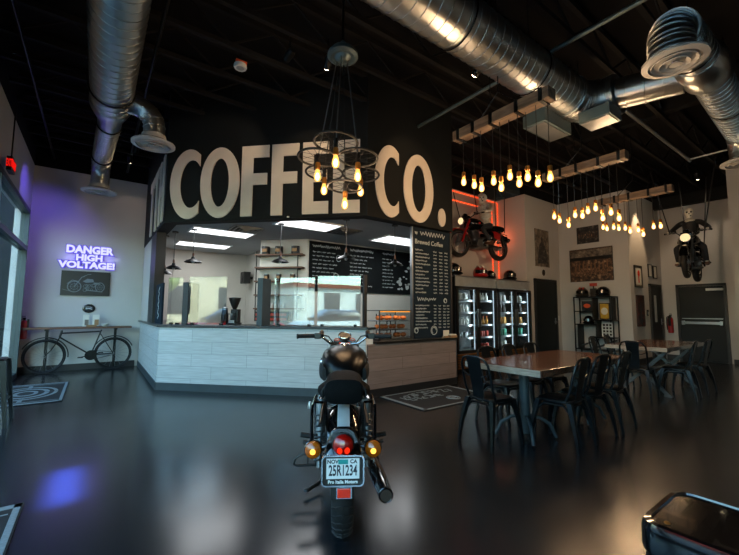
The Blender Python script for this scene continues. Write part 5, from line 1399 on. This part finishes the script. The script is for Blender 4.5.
# ------------------------------------------------------------------ hanging motorcycles with skeleton riders
def skin_mesh(name, joints, edges, mt, parent, sub=1):
    names = list(joints); me = bpy.data.meshes.new(name)
    me.from_pydata([joints[n][0] for n in names], [(names.index(a), names.index(b)) for a, b in edges], [])
    o = bpy.data.objects.new(name, me); COL.objects.link(o)
    md = o.modifiers.new('skin','SKIN'); md.use_smooth_shade = True
    for i, n in enumerate(names):
        r = joints[n][1]; v = me.skin_vertices[0].data[i]; v.radius = (r, r) if not isinstance(r, tuple) else r
        v.use_root = (i == 0)
    if sub:
        s = o.modifiers.new('sub','SUBSURF'); s.levels = sub; s.render_levels = sub
    me.materials.append(MATS[mt])
    if parent is not None: o.parent = parent
    return o
def rider(lb, loc, rz, top, legs, bars=.40, turn=0.0, hair=False, bulk=1.0):
    t = thing('skeleton_figure', lb, 'figure', loc, rz)
    J = {'pelvis':((0,.36,.90),(.13,.10)),'waist':((0,.40,1.05),(.11,.085)),'chest':((0,.47,1.24),(.15,.11)),'neck0':((0,.51,1.38),(.07,.06)),'neck1':((0,.53,1.45),.04)}
    E = [('pelvis','waist'),('waist','chest'),('chest','neck0'),('neck0','neck1')]
    for s, n in ((-1,'l'),(1,'r')):
        J.update({'sh'+n:((s*.19,.48,1.35),.062),'el'+n:((s*.34,.62,1.17),.045),'wr'+n:((s*(bars-.06),.88,1.11),.030)})
        E += [('neck0','sh'+n),('sh'+n,'el'+n),('el'+n,'wr'+n)]
        J.update({'hp'+n:((s*.11,.40,.86),.085),'kn'+n:((s*.24,.80,.74),.062),'an'+n:((s*.25,.55,.42),.045)})
        E += [('pelvis','hp'+n),('hp'+n,'kn'+n),('kn'+n,'an'+n)]
    bodyJ = {k: (v[0], tuple(q*.8 for q in v[1]) if isinstance(v[1], tuple) else v[1]*.78) for k, v in J.items()}
    BE = list(E)
    for s, n in ((-1,'l'),(1,'r')):
        x = s*(bars-.08)
        bodyJ['pa'+n] = ((x,.93,1.10),.022); BE.append(('wr'+n,'pa'+n))
        for k in range(4):
            fx = x + s*(.028-.018*k)
            bodyJ['f%d'%k+n] = ((fx,.965,1.115-.002*k),.009); bodyJ['g%d'%k+n] = ((fx,.985,1.085),.0085); bodyJ['h%d'%k+n] = ((fx,.96,1.055+.004*k),.008)
            BE += [('pa'+n,'f%d'%k+n),('f%d'%k+n,'g%d'%k+n),('g%d'%k+n,'h%d'%k+n)]
        bodyJ['th'+n] = ((x-s*.045,.95,1.075),.010); bodyJ['ti'+n] = ((x-s*.04,.975,1.05),.008); BE += [('pa'+n,'th'+n),('th'+n,'ti'+n)]
        bodyJ['to'+n] = ((s*.26,.68,.40),.032); BE.append(('an'+n,'to'+n))
    skin_mesh('body', bodyJ, BE, 'bone', t)
    keep = [k for k in J if k[:2] in ('wa','ch','ne','sh','el','wr') and k != 'neck1']
    JJ = {k: (v[0], tuple(q*bulk for q in v[1]) if isinstance(v[1], tuple) else v[1]*bulk) for k, v in J.items()}
    skin_mesh('jacket', {k: JJ[k] for k in ['chest'] + [x for x in keep if x != 'chest']}, [e for e in E if e[0] in keep and e[1] in keep], top, t)
    keep = ['pelvis'] + [k for k in J if k[:2] in ('hp','kn','an')]
    skin_mesh('trousers', {k: J[k] for k in keep}, [e for e in E if e[0] in keep and e[1] in keep], legs, t)
    for s in (-1, 1):
        MB().loft([(.46,s*.255,.40,.035,.05,2.4),(.52,s*.255,.39,.045,.055,2.6),(.62,s*.258,.375,.045,.04,2.6),(.71,s*.262,.37,.035,.028,2.4)],14).build('boot','brown_leather',t)
    M = Euler((-.1,0,turn)).to_matrix().to_4x4()
    sk = MB()
    rg = []
    for y, cz, hw, hh in ((-.105,.08,.03,.04),(-.085,.085,.06,.07),(-.03,.09,.08,.095),(.03,.085,.082,.098),(.075,.07,.07,.095),(.10,.06,.05,.08),(.112,.05,.03,.055)):
        rg.append([M @ V((hw*math.cos(a), y, cz + hh*math.sin(a) - (.03 if math.sin(a) < -.3 and y > .05 else 0))) for a in [2*PI*k/16 for k in range(16)]])
    sk.rings(rg); skull = sk.build('skull','bone',t); skull.location = (0,.55,1.50)
    for x in (-.034,.034): MB().ell(M @ V((x,.10,.085)),(.022,.02,.024),12,8).build('eye_socket','black_satin',skull)
    MB().ell(M @ V((0,.112,.045)),(.012,.012,.016),10,6).build('nose_opening','black_satin',skull)
    m = MB()
    for k in range(6): m.obox(M @ V((-.03+.012*k,.108-.002*abs(k-2.5),.0)),(.009,.012,.022))
    m.build('teeth','bone',skull); MB().obox(M @ V((0,.106,.0)),(.075,.008,.032)).build('mouth','black_satin',skull)
    MB().loft([(-.10,0,1.46,.05,.03,2),(-.02,0,1.455,.062,.035,2),(.06,0,1.45,.058,.02,2.2),(.105,0,1.45,.04,.012,2.4)],12).build('jaw','bone',t).location = (0,.55,.0)
    if hair:
        MB().loft([(-.12,0,1.6,.07,.09,2),(-.06,0,1.62,.09,.09,2),(.03,0,1.64,.088,.07,2),(.06,0,1.655,.06,.04,2)],16).build('white_hair','white_paint',t).location = (0,.55,.0)
    return t
AX, AZ = (8.40, 5.82), 2.60
A = make_moto('red and black motorcycle hanging in the alcove above the coolers', (AX[0], AX[1], AZ), PI/2 - .12, 'black_gloss','red_paint', False,'headlamp_on','hanging_motorcycle', .42)
m = MB()
for s in (-1,1): m.cyl((s*.115,1.36,.36),(s*.115,1.1,.93),.03,n=10)
m.build('fork_cover','red_paint',A)
MB().loft([(.1,-.16,.6,.02,.08,3),(.3,-.175,.62,.03,.10,3),(.42,-.16,.62,.02,.08,3)],14).build('side_panel','red_paint',A)
rider('skeleton figure in a bulky pale top riding the alcove motorcycle', (AX[0], AX[1], AZ), PI/2 - .12, 'fur_white','denim', .42, .75, True, 1.25)
BX, BZ = (11.55, 2.56), 2.02
B = make_moto('black motorcycle hanging head on above the grey double door', (BX[0], BX[1], BZ), PI/2 + .10, 'black_gloss','black_gloss', False,'headlamp_on','hanging_motorcycle', .40)
rider('skeleton figure in a black jacket riding the motorcycle above the door', (BX[0], BX[1], BZ), PI/2 + .10, 'jacket_black','denim', .40, .12, False, 1.08)
def strap(p, q, lb):
    tag(MB().cyl(p, q, .012, n=8).build('suspension_strap','black_satin'), lb, 'strap', 'straps holding up the hanging motorcycles')
def mp(o, ang, x, y, z):
    c, s = math.cos(ang), math.sin(ang); return (o[0] + c*x - s*y, o[1] + s*x + c*y, z)
for x, y, w in ((-.3,1.02,'left handlebar'),(.3,1.02,'right handlebar'),(-.14,-.1,'left tail end'),(.14,-.1,'right tail end')):
    a = PI/2 - .12; z = AZ + (1.06 if y > .5 else .72); p = mp(AX, a, x, y, z); q = mp(AX, a, x*1.2, y + (.25 if y > .5 else 0), 4.6)
    strap(p, q, 'black strap from the ceiling to the %s of the alcove motorcycle' % w)
    a = PI/2 + .10; z = BZ + (1.06 if y > .5 else .72); p = mp(BX, a, x, y, z); q = mp(BX, a, x*1.9, y + (.1 if y > .5 else -.2), 4.6)
    strap(p, q, 'black strap from the ceiling to the %s of the motorcycle over the door' % w)
# ------------------------------------------------------------------ the street outside (seen only in reflections)
tag(MB().box(-40,-30,-.3,-1.36,30,-.13).build('pavement_ground','asphalt',smooth=False),kind='structure')
tag(MB().box(-1.36,-30,-.3,30,-4.41,-.13).build('forecourt_ground','asphalt',smooth=False),kind='structure')
tag(MB().box(-6,10.3,-.13,-1.36,10.6,4.6).box(-1.42,9.755,-.12,-1.355,10.3,4.6).build('view_blocker','blocker_dark',smooth=False),kind='structure')  # added dark blocker, hides the bright street behind the left panes
def house(x, y, w, d, h, mt, lb):
    t = thing('street_building', lb, 'building', (x, y, -.13)); MB().box(-w/2,-d/2,0,w/2,d/2,h).build('walls',mt,t,smooth=False)
    MB().box(-w/2-.2,-d/2-.2,h,w/2+.2,d/2+.2,h+.3).build('roof','brick_red',t,smooth=False)
    for k in range(int(d//3)):
        y0 = -d/2+1+3*k; MB().box(w/2-.02,y0,1.2,w/2+.05,y0+1.4,2.8).build('window','door_dark',t,smooth=False)
house(-19,4,6,9,3.6,'stucco','tan street building across the car park, mirrored in the counter screens')
house(-22,15,6,8,4.4,'stucco_white','white street building farther along the car park, mirrored in the counter screens')
house(-21,-8,6,8,3.2,'stucco_white','low white street building behind the camera side, mirrored in the counter screens')
def tree(x, y, h, mt, lb):
    t = thing('street_tree', lb, 'tree', (x, y, -.13)); MB().cyl((0,0,0),(0,0,h*.5),.14,.09,10).build('trunk','soil',t)
    m = MB(); r = random.Random(int(h*100))
    for k in range(14): m.ell((r.uniform(-1,1)*h*.2,r.uniform(-1,1)*h*.2,h*(.55+r.uniform(0,.4))),(h*.13,h*.13,h*.11),10,7)
    m.build('crown',mt,t)
tree(-9,9.6,4.6,'leaf_gold','golden tree at the kerb, mirrored in the counter screens'); tree(-11,6.3,4.0,'leaf','green tree at the kerb, mirrored in the counter screens'); tree(-12,13,5,'leaf_gold','tall golden tree far along the kerb, mirrored in the counter screens')
def car(x, y, mt, lb):
    t = thing('parked_car', lb, 'car', (x, y, -.13)); 
    MB().loft([(-2.1,0,.6,.7,.25,3),(-1.9,0,.6,.85,.35,4),(1.9,0,.6,.85,.33,4),(2.15,0,.55,.7,.22,3)],20).build('car_body',mt,t)
    MB().loft([(-1.5,0,1.0,.6,.1,3),(-1.0,0,1.15,.68,.32,3.5),(.5,0,1.15,.68,.32,3.5),(1.1,0,.98,.6,.1,3)],20).build('cabin','black_gloss',t)
    for sx in (-.8,.8):
        for yy in (-1.3,1.3): MB().lathe([(.33,-.1),(.33,.1)],(sx,yy,.33),(1,0,0),n=18).build('wheel','rubber',t)
car(-8,3.4,'red_paint','red parked car outside, mirrored in the counter screens'); car(-8,-1.5,'white_paint','white parked car outside, mirrored in the counter screens')

# ------------------------------------------------------------------ light
w = bpy.data.worlds.new('World'); SC.world = w; w.use_nodes = True
nt = w.node_tree; bg = nt.nodes['Background']; sky = nt.nodes.new('ShaderNodeTexSky'); sky.sky_type = 'NISHITA'
sky.sun_disc = False; sky.sun_elevation = math.radians(32); sky.sun_rotation = math.radians(150); sky.air_density = 1.3; sky.dust_density = 1.5
nt.links.new(sky.outputs[0], bg.inputs[0]); bg.inputs['Strength'].default_value = SKY
sun = light('SUN','sun',(-10,0,20),SUN,(1,.93,.82)); sun.data.angle = .02; aim(sun,(-22,8,0))   # shines onto the street from over the roof
def portal(loc, sx, sy, rot):
    l = light('AREA','window_daylight',loc,1,(1,1,1),sx,rot); l.data.shape = 'RECTANGLE'; l.data.size_y = sy; l.data.cycles.is_portal = True
portal((-1.14,2.8,1.6),13.8,3.2,(PI/2,0,-PI/2))
# bulbs of the chandeliers
bpy.context.view_layer.update()
for o in [o for o in COL.objects if o.name.split('.')[0] == 'bulb' and o.parent and o.parent.get('category') == 'chandelier']:
    p = o.matrix_world @ V((0,0,-.20)); light('POINT','bulb_light',p,BULB,(1,.63,.34),.03)
# troffers of the bar
for x, y in ((1.9,7.43),(1.94,9.15),(2.92,5.8),(5.18,5.98)):
    l = light('AREA','panel_light',(x,y,2.765),TROF,(.95,.98,1),1.0,(0,0,0)); l.data.shape='RECTANGLE'; l.data.size_y=.5
# strip lights inside the coolers
for x0, w in ((6.2,1.42),(7.66,1.40)):
    for k in (0,1):
        l = light('AREA','cooler_strip_light',(x0+(k+1)*w/2-.085,5.39,1.12),COOL,(.88,.96,1),.05,(PI/2,0,.5)); l.data.shape='RECTANGLE'; l.data.size_y=1.3
l = light('AREA','case_light',(3.94,4.70,1.285),1.3,(1,.72,.42),.6,(.5,0,0)); l.data.shape='RECTANGLE'; l.data.size_y=.04
# neon letters and the violet wall washer by the window head
for x in (-.5,-.15,.2): light('POINT','neon_light',(x,10.18,2.42),NEON,(.30,.22,1),.12)
l = light('SPOT','violet_washer',(-.62,8.6,4.2),VIO,(.16,.10,1),.08,spot_size=math.radians(80),spot_blend=.8); aim(l,(-1.1,10.1,2.6))
l = light('AREA','blue_projector',(-.42,3.35,3.75),BLUE,(.07,.13,1),.16,(.083,-.083,0)); l.data.shape='RECTANGLE'; l.data.size_y=.66; l.data.spread=math.radians(4)
light('POINT','alcove_glow',(8.9,6.1,3.3),4,(1,.16,.06),.2)
# ------------------------------------------------------------------ camera
cd = bpy.data.cameras.new('camera'); co = bpy.data.objects.new('camera', cd); COL.objects.link(co); SC.camera = co
ya, pi_, ro = math.radians(36.15), math.radians(5.04), math.radians(.312)
f = V((math.sin(ya)*math.cos(pi_), math.cos(ya)*math.cos(pi_), math.sin(pi_))); r = V((math.cos(ya), -math.sin(ya), 0)); u = r.cross(f)
r2, u2 = r*math.cos(ro) + u*math.sin(ro), u*math.cos(ro) - r*math.sin(ro)
M = MX((r2, u2, -f)).transposed().to_4x4(); M.translation = (0, 0, 1.3); co.matrix_world = M
cd.sensor_width = 36; cd.sensor_fit = 'HORIZONTAL'; cd.lens = 36*374/739; cd.clip_start = .02
SC.view_settings.view_transform = 'Standard'; SC.view_settings.look = 'None'; SC.view_settings.gamma = 1; SC.view_settings.use_curve_mapping = False
SC.view_settings.exposure = EXPO
SC.cycles.max_bounces = 8; SC.cycles.transparent_max_bounces = 12; SC.cycles.sample_clamp_indirect = 4; SC.cycles.caustics_reflective = False; SC.cycles.caustics_refractive = False
